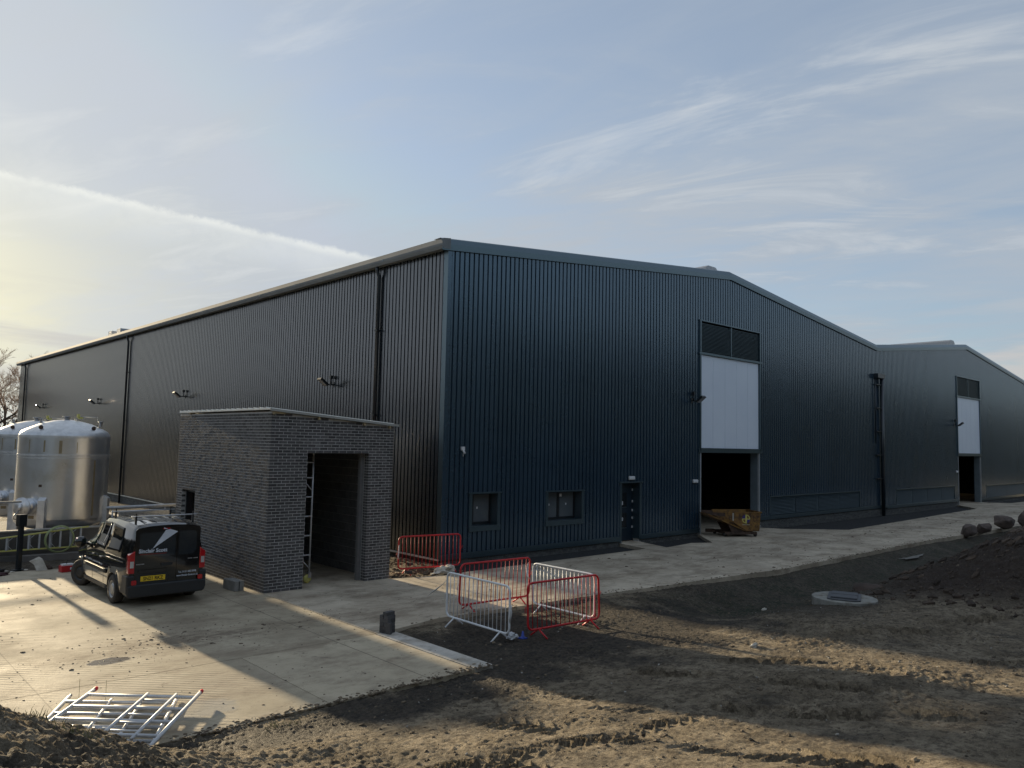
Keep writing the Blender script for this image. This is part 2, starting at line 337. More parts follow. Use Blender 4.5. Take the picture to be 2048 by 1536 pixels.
def terrain():
    xs=axis_steps([(-400,-60,60,20),(-60,-18,10,.5),(-18,-14,.3,.04),(-14,-3.5,.027,.030),(-3.5,8,.035,.07),(8,30,.08,.5),(30,100,.6,8),(100,900,20,120)])
    ys=axis_steps([(-500,-60,60,15),(-60,-19,12,.5),(-19,-16,.3,.04),(-16,-9,.027,.027),(-9,-5.4,.032,.04),(-5.4,6,.12,.12),(6,14,.15,.3),(14,70,.4,3),(70,900,8,120)])
    X,Y=np.meshgrid(xs,ys); Z=height(X,Y)
    cm=conc_mask(X,Y); Z=np.where(cm,np.minimum(Z,-.14),Z)
    # distant ground stays flat and low
    far=sstep(60,200,np.hypot(X,Y)); Z=Z*(1-far)-.3*far
    # interior of the warehouse stays under its floor
    Z=np.where((X>-1.2)&(Y>-3.3)&(Y<62.3)&(X<95)&((X>0)|(Y<0)),np.minimum(Z,-.35),Z)
    nx,ny=len(xs),len(ys)
    V=np.stack([X,Y,Z],-1).reshape(-1,3); idx=np.arange(nx*ny).reshape(ny,nx)
    F=np.stack([idx[:-1,:-1],idx[:-1,1:],idx[1:,1:],idx[1:,:-1]],-1).reshape(-1,4)
    me=bpy.data.meshes.new('mud_ground'); me.vertices.add(len(V)); me.vertices.foreach_set('co',V.astype(np.float32).ravel())
    me.loops.add(F.size); me.loops.foreach_set('vertex_index',F.astype(np.int32).ravel())
    me.polygons.add(len(F)); me.polygons.foreach_set('loop_start',np.arange(0,F.size,4,dtype=np.int32)); me.polygons.foreach_set('loop_total',np.full(len(F),4,dtype=np.int32))
    me.polygons.foreach_set('use_smooth',np.ones(len(F),dtype=bool)); me.update(calc_edges=True)
    # soil kinds: wet = freshly turned dark soil, grass = thin green film
    x=X;y=Y; nz=fbm(x,y,1.3,5,71,.6)
    wet=sstep(-.1,.5,nz*.9+.62*np.exp(-(((x+2.4)/4.0)**2+((y+8.3)/1.9)**2))*2.3+.75*np.exp(-((y+9.75)/.55)**2)*sstep(-5,-6.5,x)+.28*sstep(-10.5,-13.5,x)-.12)
    wet=np.maximum(wet,sstep(.5,3.5,x)*sstep(-12.2,-10.6,y)*.85)
    wet=np.maximum(wet,sstep(5.5,8,x)*sstep(-9,-10.5,y)*.8)
    wet=np.where(y>5,.75,wet)
    gr=sstep(.0,2.5,x)*np.exp(-((y+8.3)/1.5)**2)*np.clip(.65+fbm(x,y,.8,4,81)*1.4,0,1)
    brown=sstep(5.5,8,x)*sstep(-9.6,-10.6,y)*sstep(-14.5,-13,y)
    field=np.maximum(sstep(-17.5,-20,x),sstep(-20.5,-23,y)); field=np.maximum(field,sstep(66,90,x))
    for nm,A in (('wet',wet),('grass',gr),('brown',brown),('field',field)):
        at=me.attributes.new(nm,'FLOAT','POINT'); at.data.foreach_set('value',A.astype(np.float32).ravel())
    m_=bpy.data.materials.new('mud_soil'); m_.use_nodes=True; nt=m_.node_tree; nt.nodes.clear(); n,m,mix,ramp=NT(nt)
    b=n('ShaderNodeBsdfPrincipled'); o=n('ShaderNodeOutputMaterial'); nt.links.new(b.outputs[0],o.inputs[0])
    P=n('ShaderNodeNewGeometry').outputs['Position']
    def noise(sc,d=7,r=.62): return n('ShaderNodeTexNoise',ins={'Vector':P,'Scale':sc,'Detail':d,'Roughness':r}).outputs[0]
    wa=n('ShaderNodeAttribute',attribute_name='wet').outputs['Fac']; ga=n('ShaderNodeAttribute',attribute_name='grass').outputs['Fac']; ba=n('ShaderNodeAttribute',attribute_name='brown').outputs['Fac']
    dry=mix(ramp(noise(1.7),.35,.65),(.54,.45,.325),(.34,.28,.195))
    dry=mix(m('MULTIPLY',ramp(noise(7,9,.76),.44,.60),.75),dry,(.11,.085,.058)); dry=mix(m('MULTIPLY',ramp(noise(1.1,6,.6),.50,.66),.45),dry,(.15,.12,.08)); dry=mix(m('MULTIPLY',ramp(noise(48,8,.8),.52,.66),.6),dry,(.62,.53,.40))
    wetc=mix(ramp(noise(6),.38,.64),(.030,.027,.025),(.075,.062,.048))
    c=mix(m('ADD',m('MULTIPLY',wa,.85),m('MULTIPLY',m('SUBTRACT',noise(14),.5),.7),cl=True),dry,wetc)
    c=mix(m('MULTIPLY',ba,.75),c,(.050,.026,.016))
    c=mix(m('MULTIPLY',ga,ramp(noise(11),.35,.6)),c,(.045,.060,.032))
    fa=n('ShaderNodeAttribute',attribute_name='field').outputs['Fac']; c=mix(fa,c,(.022,.030,.016))
    cr=ramp(n('ShaderNodeTexVoronoi',feature='DISTANCE_TO_EDGE',ins={'Vector':n('ShaderNodeVectorMath',operation='ADD',ins={0:P,1:n('ShaderNodeTexNoise',ins={'Vector':P,'Scale':9.0,'Detail':5}).outputs['Color']}).outputs[0],'Scale':13.0}).outputs['Distance'],.0,.12)
    c=mix(m('MULTIPLY',m('SUBTRACT',1.0,cr),.18),c,(.035,.028,.022))
    c=mix(m('MULTIPLY',ramp(noise(34,8,.8),.52,.64),.35),c,(.045,.036,.028))
    # small pale stones
    vo=n('ShaderNodeTexVoronoi',ins={'Vector':P,'Scale':11.0}); pick=m('GREATER_THAN',n('ShaderNodeSeparateColor',ins={0:vo.outputs['Color']}).outputs[0],.90)
    c=mix(m('MULTIPLY',m('MULTIPLY',pick,m('LESS_THAN',vo.outputs['Distance'],.16)),.8),c,(.34,.31,.27))
    nt.links.new(c,b.inputs['Base Color'])
    nt.links.new(m('SUBTRACT',.95,m('MULTIPLY',wa,.22)),b.inputs['Roughness']); b.inputs['Specular IOR Level'].default_value=.28
    bp=n('ShaderNodeBump',ins={'Strength':1.0,'Distance':.07,'Height':m('ADD',m('ADD',noise(13,10,.78),m('MULTIPLY',noise(38,8,.75),.55)),m('MULTIPLY',cr,.5))}); nt.links.new(bp.outputs[0],b.inputs['Normal'])
    me.materials.append(m_)
    ob=bpy.data.objects.new('mud_ground',me); COL.objects.link(ob); ob['kind']='structure'
terrain()
def gh(x,y): return float(height(np.array([[x]]),np.array([[y]]))[0,0])
# ================================================================ CONCRETE
def conc_mat(name,lines,wetm=.35,colA=(.46,.40,.295),colB=(.35,.30,.215)):
    m_=bpy.data.materials.new(name); m_.use_nodes=True; nt=m_.node_tree; nt.nodes.clear(); n,m,mix,ramp=NT(nt)
    b=n('ShaderNodeBsdfPrincipled'); o=n('ShaderNodeOutputMaterial'); nt.links.new(b.outputs[0],o.inputs[0])
    P=n('ShaderNodeNewGeometry').outputs['Position']
    def noise(sc,d=7,r=.62,st=(1,1,1)):
        return n('ShaderNodeTexNoise',ins={'Vector':n('ShaderNodeMapping',ins={0:P,3:st}).outputs[0],'Scale':sc,'Detail':d,'Roughness':r}).outputs[0]
    c=mix(ramp(noise(.55),.35,.65),colA,colB)
    c=mix(m('MULTIPLY',ramp(noise(2.2,8,.7),.45,.7),.5),c,tuple(x*.62 for x in colB))
    # mud carried along by tyres: streaks that follow the road and the turn
    c=mix(m('MULTIPLY',ramp(noise(1.0,10,.74,(.6,1.1,1)),.46,.66),.8),c,(.22,.175,.125))
    c=mix(m('MULTIPLY',ramp(noise(2.4,10,.80,(.7,1.15,1)),.55,.67),.8),c,(.12,.095,.072))
    sp=n('ShaderNodeSeparateXYZ',ins={0:P})
    def gauss(o,c0,w): q=m('DIVIDE',m('SUBTRACT',sp.outputs[o],c0),w); return m('EXPONENT',m('MULTIPLY',m('MULTIPLY',q,q),-1.0))
    lane=m('ADD',m('MULTIPLY',gauss(1,-4.5,.55),.8),m('MULTIPLY',gauss(1,-2.9,.45),.5)); spot=m('MULTIPLY',gauss(0,-9.7,1.5),gauss(1,-4.3,.6))
    sm=m('MULTIPLY',m('ADD',lane,m('MULTIPLY',spot,1.3)),ramp(noise(2.6,10,.8,(.55,1.2,1)),.40,.62),cl=True)
    c=mix(m('MULTIPLY',sm,.8),c,(.15,.115,.08))
    jn=m('LESS_THAN',m('ABSOLUTE',m('SUBTRACT',m('FRACT',m('DIVIDE',sp.outputs[0],4.8)),.5)),.0022); c=mix(m('MULTIPLY',jn,.75),c,(.08,.07,.055))
    c=mix(m('MULTIPLY',ramp(noise(.34,3,.5,(1,1,1)),.50,.66),wetm),c,(.27,.225,.17))
    c=mix(m('MULTIPLY',ramp(noise(60,3),.5,.7),.25),c,tuple(x*.5 for x in colB))
    wet=ramp(m('ADD',m('MULTIPLY',gauss(0,-10.75,.42),gauss(1,-5.0,.25)),m('MULTIPLY',m('SUBTRACT',noise(5,6),.5),.9)),.42,.62)
    wet2=ramp(m('ADD',m('MULTIPLY',gauss(0,-10.45,.65),gauss(1,-8.2,.5)),m('MULTIPLY',m('SUBTRACT',noise(4,6),.5),.9)),.45,.75)
    c=mix(m('MULTIPLY',wet,.55),c,(.12,.10,.08)); c=mix(m('MULTIPLY',wet2,.55),c,(.26,.26,.25))
    nt.links.new(c,b.inputs['Base Color']); nt.links.new(m('SUBTRACT',ramp(noise(.8),.3,.7,.62,.9),m('MULTIPLY',wet,.56)),b.inputs['Roughness'])
    b.inputs['Specular IOR Level'].default_value=.35
    h=m('ADD',m('MULTIPLY',noise(22,8,.7),.5),m('MULTIPLY',noise(90,4),.15))
    if lines:
        wv=n('ShaderNodeTexWave',wave_type='BANDS',bands_direction='DIAGONAL',ins={'Vector':P,'Scale':4.2,'Distortion':2.0,'Detail':3,'Detail Scale':1.2})
        h=m('ADD',h,m('MULTIPLY',m('MULTIPLY',wv.outputs[0],ramp(noise(.5),.42,.6)),.55))
    bp=n('ShaderNodeBump',ins={'Strength':.55,'Distance':.012,'Height':h}); nt.links.new(bp.outputs[0],b.inputs['Normal'])
    return m_
m_c1=conc_mat('yard_concrete_ribbed',True); m_c2=conc_mat('slab_concrete',False,.15,(.50,.435,.32),(.43,.37,.27)); m_c3=conc_mat('road_concrete',False,.45,(.60,.525,.41),(.47,.40,.305)); m_c4=conc_mat('kerb_concrete',False,.05,(.58,.55,.50),(.47,.45,.40))
yard=empty('concrete_yard'); yard['kind']='structure'
def slab(poly,mat_,name='concrete_slab',top=0.0,th=.2,parent=yard,label=None):
    b=MB(); b.prism(poly,lambda a,c,h:(a,c,h),top-th,top); return b.build(name,mat_,parent,label=label)
g=.006
slab([(-19,-9.1),(-9.0,-9.1),(-9.0,-6.15),(-19,-6.15)],m_c1)
slab([(-9.0+g*2,-9.1),(-6.33,-9.1),(-6.33,-6.15),(-9.0+g*2,-6.15)],m_c2)
slab([(-6.30,-9.1),(-5.9,-9.1),(-5.9,-6.10),(-6.30,-6.13)],m_c4,label='pale concrete edging strip')
slab([(-19,-6.135),(-6.3,-6.135),(-6.3,.95),(-19,.95)],m_c1)
slab([(-19,.965),(-6.3,.965),(-6.3,5.2),(-12,5.6),(-19,5.9)],m_c2,top=-.003)
slab([(-6.28,-6.11),(-5.9,-6.08),(-4.5,-5.8),(-2.70,-5.95),(-2.70,-1.22),(-2.70,4.8),(-6.28,4.8)],m_c3)
road=empty('concrete_road'); road['kind']='structure'
slab([(-2.685,-5.95),(1,-6.25),(8,-6.95),(8,-1.55),(-.2,-1.62),(-1.2,-1.72),(-2.685,-1.3)],m_c3,'road_slab',parent=road)
slab([(8.015,-6.95),(20,-6.85),(20,-1.32),(19.5,-.9),(19.02,.0),(19.02,.42),(13.98,.42),(13.98,.0),(12.0,-1.95),(11.2,-1.5),(10.4,-1.62),(9.25,-1.75),(9.82,.0),(9.82,.42),(8.68,.42),(8.68,.0),(8.30,-1.5),(8.015,-1.5)],m_c3,'road_slab',parent=road,top=-.002)
slab([(20.015,-6.85),(40,-7.6),(66,-9.0),(95,-10.5),(95,-2.2),(66,-1.9),(53.5,-1.6),(52.0,.0),(51.95,.42),(46.85,.42),(46.8,.0),(44,-2.0),(36,-2.35),(28,-2.7),(22,-2.95),(20.015,-1.33)],m_c3,'road_slab',parent=road)
fl=MB(); fl.box(.05,65.5,.43,62,-.2,-.012); tag(fl.build('warehouse_floor',m_c3),kind='structure')
# dark gravel strips along the gable
def strip(poly,name='gravel_strip'):
    n=len(poly); b=MB(); b.prism(poly,lambda a,c,h:(a,c,h),-.4,-.125); return tag(b.build(name,m_gravel),kind='structure')
strip([(-1.3,-1.9),(8.9,-1.7),(8.9,.05),(-.3,.05),(-.9,-.7)])
strip([(9.0,-1.9),(9.0,.05),(14.2,.05),(14.2,-2.1)])
strip([(18.8,-3.2),(47,-3.2),(47,.05),(18.8,.05)])
strip([(51.8,-2.4),(95,-2.4),(95,.05),(51.8,.05)])
# puddles
m_pud=mat('puddle_water',(.22,.20,.17),.30,0,None,3,spec=1.0,ior=1.33)
def puddle(cx,cy,rx,ry,z):
    b=MB(); n=40; vs=[(cx,cy,z)]
    for i in range(n):
        a=2*math.pi*i/n; k=1+.18*math.sin(3*a+1)+.12*math.sin(7*a); vs.append((cx+rx*k*math.cos(a),cy+ry*k*math.sin(a),z))
    b.add(vs,[(0,1+i,1+(i+1)%n) for i in range(n)]); return tag(b.build('puddle',m_pud,recalc=False),kind='structure')
puddle(17.0,-7.55,1.1,.20,gh(17,-7.55)+.005)
def ray(px,py): return (fw*1544.8+rt2*(px-1024)-up2*(py-768)).normalized()
# ================================================================ WAREHOUSE
XA,ZE,ZA,LEN=16.42,9.82,11.52,62.35
def roofz(x):
    t=(x/XA)%2; t=t if t<=1 else 2-t
    return ZE+(ZA-ZE)*t
wh=empty('warehouse',(0,0,0),0,'huge dark blue grey ribbed metal warehouse with two gables','building')
OPEN=[(1.16,2.30,1.06,2.09),(4.62,6.42,1.04,2.05),(8.68,9.82,.0,2.28),(14.0,19.0,.0,9.28),(46.85,51.95,.0,9.28),
      (20.0,30.15,.46,1.42),(35.5,46.0,.42,1.38),(53.2,63.8,.30,1.26)]
def gbase(x): return .12 if x<14 else .37 if x<34 else .30 if x<47 else .16
PRO=[(0,0),(.044,0),(.052,.045),(.192,.045),(.20,0)]
def prof(x):
    k=x%.2
    for (a,p),(b,q) in zip(PRO,PRO[1:]):
        if k<=b+1e-9: return p+(q-p)*(k-a)/(b-a)
    return 0
def cut(a,b,zl,zh,ops):
    segs=[(zl,zh)]
    for (x0,x1,z0,z1) in ops:
        if x0-1e-6<=a and b<=x1+1e-6:
            ns=[]
            for s,e in segs:
                if z0>s: ns.append((s,min(e,z0)))
                if z1<e: ns.append((max(s,z1),e))
            segs=[q for q in ns if q[1]-q[0]>.001]
    return segs
def gable_sheet(xs,xe):
    bp=set([xs,xe]); k=math.floor(xs/.2)-1
    while k*.2<=xe:
        for a,_ in PRO:
            q=k*.2+a
            if xs<q<xe: bp.add(round(q,4))
        k+=1
    for o in OPEN:
        for q in o[:2]:
            if xs<q<xe: bp.add(q)
    for q in (14.0,34,47,XA,2*XA,3*XA):
        if xs<q<xe: bp.add(q)
    bp=sorted(bp); b=MB()
    for a,c in zip(bp,bp[1:]):
        if c-a<1e-4: continue
        mm=(a+c)/2; ya=-prof(a+1e-6); yb=-prof(c-1e-6)
        for s,e in cut(a,c,gbase(mm),99,OPEN):
            ea=min(e,roofz(a)); eb=min(e,roofz(c))
            b.add([(a,ya,s),(c,yb,s),(c,yb,eb),(a,ya,ea)],[(0,1,2,3)],r=0)
    return b
x=.12
while x<65.6:
    e=min(x+1.0,65.68); gable_sheet(x,e).build('cladding_sheet',m_gable,wh,recalc=False); x=e
# side wall sheets share one mesh
b=MB(); pts=[]
for k in range(5):
    for a,p in PRO[:-1]: pts.append((k*.2+a,p))
pts.append((1.0,0))
for (a,p),(c,q) in zip(pts,pts[1:]):
    b.add([(-p,a,.12),(-p,a,ZE),(-q,c,ZE),(-q,c,.12)],[(0,1,2,3)],r=0)
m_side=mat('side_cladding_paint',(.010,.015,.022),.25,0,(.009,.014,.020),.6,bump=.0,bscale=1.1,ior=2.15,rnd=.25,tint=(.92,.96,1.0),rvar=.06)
me=b.mesh('cladding_sheet',m_side,False); yy=.16
for i in range(62):
    o=bpy.data.objects.new('cladding_sheet',me); COL.objects.link(o); o.parent=wh; o.location=(0,yy+i*1.0,0)
# corner flashing with screw heads
b=MB(); b.box(-.045,.11,-.050,-.044,.12,ZE); b.build('corner_flashing',m_gable,wh)
b=MB(); b.box(-.052,-.046,-.052,.17,.12,ZE); b.build('corner_flashing',m_flash,wh)
b=MB(); 
for i in range(20):
    z=.4+i*.48; b.tube((-.050,.13,z),(-.062,.13,z),.011,6); b.tube((.10,-.050,z+.1),(.10,-.060,z+.1),.011,6)
b.build('screw_heads',m_black,wh,stuff=True)
# verge flashings: lower vertical band + upper lighter band leaning back
for i in range(4):
    xa,xb=i*XA,(i+1)*XA; za,zb=roofz(xa+1e-6),roofz(xb-1e-6)
    xa2=xa-(.34 if i==0 else 0)
    if i==0: za-= .34*(ZA-ZE)/XA
    b=MB()
    sec=[(0.02,-.06),(-.11,-.06),(-.115,.13),(-.05,.30),(.0,.335),(.35,.335)]
    vs=[(xa2,y,za+h) for y,h in sec]+[(xb,y,zb+h) for y,h in sec]; n=len(sec)
    b.add(vs,[(j,j+1,n+j+1,n+j) for j in range(n-1)]); b.build('verge_flashing',m_flash,wh)
# eaves gutter fascia along the long wall
b=MB(); sec=[(-.02,-.02),(-.30,-.05),(-.34,.05),(-.345,.12),(-.31,.28),(-.02,.32)]
for sgn in (0,):
    vs=[(xx,-.12,ZE+h) for xx,h in sec]+[(xx,LEN+.2,ZE+h) for xx,h in sec]; n=len(sec)
    b.add(vs,[(j,j+1,n+j+1,n+j) for j in range(n-1)]+[tuple(range(n))])
b.build('eaves_fascia',mat('fascia_grey',(.20,.215,.22),.7,0,None,1,ior=1.5),wh)
for yj in (3.2,6.4,9.6,12.8,19.2,25.6):
    b=MB(); b.box(-.350,-.335,yj,yj+.05,ZE+.05,ZE+.13); b.build('fascia_joint',m_flash,wh)
# roofs
for i in range(4):
    b=MB(); xa,xb=i*XA,(i+1)*XA; za,zb=roofz(xa+1e-6)+.30,roofz(xb-1e-6)+.30
    b.add([(xa,.1,za),(xb,.1,zb),(xb,LEN,zb),(xa,LEN,za)],[(0,1,2,3)]); b.build('roof_sheet',m_roof,wh,recalc=False)
for xr in (XA,3*XA):
    b=MB(); b.prism([(-.55,-.1),(.55,-.1),(.5,.45),(.28,.62),(-.35,.62),(-.55,.5)],lambda a,c,h:(xr+a,h,ZA+.1+c),.9,54.0); b.build('ridge_vent',m_galv,wh)
for yy_ in (33.2,35.0):
    b=MB(); b.box(-.1,1.2,yy_,yy_+.7,ZE+.30,ZE+.62); b.build('rooflight_upstand',m_galv,wh)
# back and right walls, lining (keeps the inside dark)
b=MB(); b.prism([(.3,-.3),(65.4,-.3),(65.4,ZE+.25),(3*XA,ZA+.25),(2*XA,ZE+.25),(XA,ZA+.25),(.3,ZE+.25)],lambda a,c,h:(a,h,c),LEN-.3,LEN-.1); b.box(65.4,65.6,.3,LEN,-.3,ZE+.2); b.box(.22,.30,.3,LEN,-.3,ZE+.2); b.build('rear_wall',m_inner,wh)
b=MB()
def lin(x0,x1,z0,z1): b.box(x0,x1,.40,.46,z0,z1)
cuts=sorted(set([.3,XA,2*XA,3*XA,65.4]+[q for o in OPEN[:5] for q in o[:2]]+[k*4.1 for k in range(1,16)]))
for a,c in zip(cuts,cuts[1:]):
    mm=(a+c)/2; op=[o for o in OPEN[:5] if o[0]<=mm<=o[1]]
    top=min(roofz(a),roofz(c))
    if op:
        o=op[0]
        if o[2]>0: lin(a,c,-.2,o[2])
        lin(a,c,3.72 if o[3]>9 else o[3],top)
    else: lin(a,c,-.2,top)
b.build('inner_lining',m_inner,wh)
# base flashings
def base_fl(x0,x1,z): 
    b=MB(); b.box(x0,x1,-.075,.02,z-.005,z+.02); b.box(x0,x1,-.058,-.04,z+.02,z+.15); b.box(x0,x1,-.078,-.058,z-.03,z+.02); b.build('drip_flashing',m_flash,wh)
base_fl(-.06,8.62,.12); base_fl(9.86,13.95,.12); base_fl(19.08,34.0,.37); base_fl(34,46.8,.30); base_fl(52,65.6,.16)
b=MB(); b.box(-.085,.0,.0,LEN,.10,.125); b.box(-.09,-.07,.0,LEN,.08,.125); b.build('drip_flashing',m_hutroof,wh,label='pale drip edge along the long wall')
# brick plinth
b=MB(); b.box(.03,8.66,.02,.30,-.5,.11); b.box(9.84,13.98,.02,.3,-.5,.11); b.box(19.02,46.8,.02,.3,-.5,.34); b.box(52,65.6,.02,.3,-.5,.15); b.box(.03,.29,.30,LEN,-1.2,.11)
b.build('plinth_mortar',m_mortar,wh)
bk=MB(); bk.box(0,.215,-.012,.05,0,.065); bme=bk.mesh('brick',m_brick2)
def plinth_row(x0,x1,ztop,parts,sb):
    k=0; z=ztop-.072
    while z>-.30:
        x=x0+(.1125 if k%2 else 0)
        while x<x1:
            w=min(.215,x1-x)
            if parts and w>.2 and z>-.2:
                o=bpy.data.objects.new('brick',bme); COL.objects.link(o); o.parent=wh; o.location=(x,0,z)
            elif w>.05: sb.box(x,x+w,-.012+random.uniform(-.002,.002),.05,z,z+.065)
            x+=.225
        z-=.075;k+=1
sb=MB(); plinth_row(0,8.62,.095,True,sb); plinth_row(9.86,13.9,.095,False,sb); plinth_row(19.1,46.7,.34,False,sb); plinth_row(52.1,65.5,.13,False,sb)
z=.02;k=0
while z>-.7:
    yb=.02+(.1125 if k%2 else 0)
    while yb<45: sb.box(.0,.05,yb,yb+.215,z,z+.065); yb+=.225
    z-=.075;k+=1
sb.build('brickwork',m_brick2,wh,stuff=True)
# windows
def window(x0,x1,z0,z1,n):
    f=MB(); d=.36
    f.box(x0-.10,x0+.03,-.055,d,z0-.02,z1); f.box(x1-.03,x1+.10,-.055,d,z0-.02,z1)
    f.box(x0-.10,x1+.10,-.075,d,z0-.16,z0+.01); f.box(x0-.13,x1+.13,-.085,d,z1,z1+.05)
    w=f.build('window',m_flash,wh,label=None)
    fr=MB(); t=.055
    a,c=x0+.03,x1-.03
    fr.box(a,c,d-.06,d,z0+.01,z0+.01+t*1.6); fr.box(a,c,d-.06,d,z1-t,z1)
    for i in range(n+1):
        xc=a+(c-a)*i/n; fr.box(max(a,xc-t),min(c,xc+t),d-.062,d-.001,z0+.02,z1-.01)
    fr.build('frame',m_blackp,w)
    for i in range(n):
        xa=a+(c-a)*i/n+t; xb=a+(c-a)*(i+1)/n-t
        p=MB(); p.box(xa,xb,d-.035,d-.025,z0+.09,z1-t); p.build('pane',mat('window_glass',(.11,.13,.145),.10,0,(.14,.16,.17),1.5,spec=.8),w)
        st=MB(); st.box(xa+(xb-xa)*.45,xa+(xb-xa)*.45+.05,d-.040,d-.0355,(z0+z1)/2,(z0+z1)/2+.07)
        if n==2: st.box(xa+.02,xa+.14,d-.040,d-.0355,z1-.20,z1-.10)
        else: st.box(xa+.01,xa+.07,d-.040,d-.0355,z0+.11,z0+.28)
        st.build('sticker',m_white,w)
    return w
window(1.16,2.30,1.06,2.09,1); window(4.62,6.42,1.04,2.05,2)
b=MB(); b.box(1.26,1.55,.315,.322,1.16,2.02); b.build('window_sheet',m_blackp,wh)
# personnel door
fr=MB(); fr.box(8.58,8.70,-.055,.36,.02,2.29); fr.box(9.80,9.92,-.055,.36,.1,2.29); fr.box(8.52,9.98,-.085,.36,2.29,2.34); dr=fr.build('personnel_door',m_flash,wh)
p=MB(); p.box(8.72,9.78,.30,.35,.03,2.27); p.build('door_leaf',mat('door_blue_paint',(.012,.026,.042),.35),dr)
for z0 in (1.35,.55):
    p=MB(); p.box(8.80,9.42,.294,.299,z0,z0+.55); p.build('recessed_panel',mat('door_inset',(.008,.014,.02),.25),dr)
    p=MB(); p.box(8.80,9.42,.280,.299,z0-.04,z0-.02); p.build('panel_bead',m_flash,dr)
p=MB(); p.box(9.08,9.18,.285,.293,1.42,1.56); p.box(9.08,9.19,.285,.293,.80,.93); p.build('sticker',m_white,dr)
p=MB()
for z0 in (.5,.85,1.15,1.5,1.95): p.box(9.74,9.775,.27,.299,z0,z0+.09)
p.build('hinge',m_white,dr)
# big doors: louvre over white panel over open doorway
def big_door(x0,x1,detail):
    zt,zl,zp=9.26,7.88,3.70
    fr=MB(); fr.box(x0-.07,x0+.02,-.10,.36,3.6,zt+.02); fr.box(x1-.02,x1+.07,-.10,.36,3.6,zt+.02); fr.box(x0-.12,x1+.12,-.11,.36,zt,zt+.05); fr.box(x0-.14,x1+.14,-.115,.36,zl-.09,zl); fr.box(x0-.14,x1+.14,-.10,.36,zp-.20,zp)
    d=fr.build('tall_doorway',m_flash,wh)
    fr=MB(); fr.box(x0+.0,x0+.07,-.06,.02,0,3.5); fr.box(x1-.07,x1,-.06,.02,0,3.5); fr.build('jamb_trim',mat('pale_jamb_trim',(.36,.39,.41),.4),d)
    fr=MB(); fr.box(x0,x0+.05,.02,.40,0,3.5); fr.box(x1-.05,x1,.02,.40,0,3.5); fr.build('jamb_lining',mat('door_leaf_grey',(.14,.18,.21),.5),d)
    n=5; w=(x1-x0-.1)/n
    for i in range(n):
        p=MB(); xa=x0+.05+i*w; p.box(xa+.008,xa+w-.008,-.03,.03,zp+.005,zl-.10); p.build('white_door_panel',m_panel,d)
    p=MB(); p.box(x0+.04,x1-.04,.0,.02,zp,zl-.1); p.build('panel_backing',mat('panel_joint_grey',(.2,.24,.30),.5),d)
    for xa,xb in ((x0+.04,(x0+x1)/2-.03),((x0+x1)/2+.03,x1-.04)):
        fr=MB(); fr.box(xa,xb,.10,.12,zl,zt); l=fr.build('louvre',m_blackp,d)
        ln=xb-xa; bl=MB(); bl.add([(0,-.03,0),(ln,-.03,0),(ln,.07,.045),(0,.07,.045),(0,-.03,-.012),(ln,-.03,-.012),(ln,.07,.033),(0,.07,.033)],[(0,1,2,3),(4,7,6,5),(0,4,5,1)]); bm_=bl.mesh('blade',m_flash,False)
        k=22; 
        if detail:
            for i in range(k):
                o=bpy.data.objects.new('blade',bm_); COL.objects.link(o); o.parent=l; o.location=(xa,-.02,zl+.03+i*(zt-zl-.06)/k)
        else:
            j=MB()
            for i in range(k):
                zz=zl+.03+i*(zt-zl-.06)/k; j.add([(xa+v.co.x,v.co.y-.02,v.co.z+zz) for v in bm_.vertices],[tuple(p.vertices) for p in bm_.polygons])
            j.build('blades',m_flash,l,stuff=True,recalc=False)
    p=MB(); p.box((x0+x1)/2-.03,(x0+x1)/2+.03,-.06,.1,zl,zt); p.build('mullion',m_flash,d)
big_door(14.0,19.0,True); big_door(46.85,51.95,False)
# low ventilation louvres
def low_vent(x0,x1,z0,z1,n):
    fr=MB(); fr.box(x0-.05,x1+.05,-.07,.02,z1,z1+.05); fr.box(x0,x1,.02,.04,z0,z1)
    fr.box(x0-.05,x0,-.06,.02,z0,z1); fr.box(x1,x1+.05,-.06,.02,z0,z1)
    v=fr.build('vent_panel',m_flash,wh)
    w=(x1-x0)/n
    for i in range(n):
        j=MB(); xa=x0+i*w+.03
        for k in range(13):
            zz=z0+.02+k*(z1-z0-.03)/13; j.add([(xa,-.045,zz),(xa+w-.06,-.045,zz),(xa+w-.06,.01,zz+.05),(xa,.01,zz+.05),(xa,-.045,zz-.012),(xa+w-.06,-.045,zz-.012)],[(0,1,2,3),(4,5,1,0)])
        j.build('vent_blades',m_flash,v,stuff=True,recalc=False)
low_vent(20.0,30.15,.48,1.40,4); low_vent(35.5,46.0,.44,1.36,4); low_vent(53.2,63.8,.32,1.24,4)
# downpipes
def dpipe(y,ztop=ZE-.05,zb=-.4):
    b=MB(); b.path([(-.22,y,ztop+.03),(-.22,y,ztop-.1),(-.13,y,ztop-.35),(-.13,y,zb)],.062,10); p=b.build('downpipe',m_pipe,wh)
    for z in (7.55,4.6,1.8):
        c=MB(); c.box(-.21,-.0,y-.02,y+.02,z-.02,z+.02); c.box(-.205,-.055,y-.075,y+.075,z-.03,z+.03); c.box(-.02,-.0,y-.25,y+.02,z-.02,z+.02); c.build('bracket',m_blackp,p)
dpipe(3.75); dpipe(31.3); dpipe(59.6)
b=MB(); b.box(32.3,33.30,-.32,-.05,8.10,8.36); b.build('hopper_head',m_pipe,wh)
b=MB(); b.path([(33.15,-.18,8.1),(33.15,-.18,-.1)],.105,10); p=b.build('downpipe',m_pipe,wh,label='thick downpipe under the valley')
b=MB(); b.path([(32.35,-.12,8.1),(32.35,-.12,4.2)],.035,6); b.build('overflow_rod',m_pipe,wh)
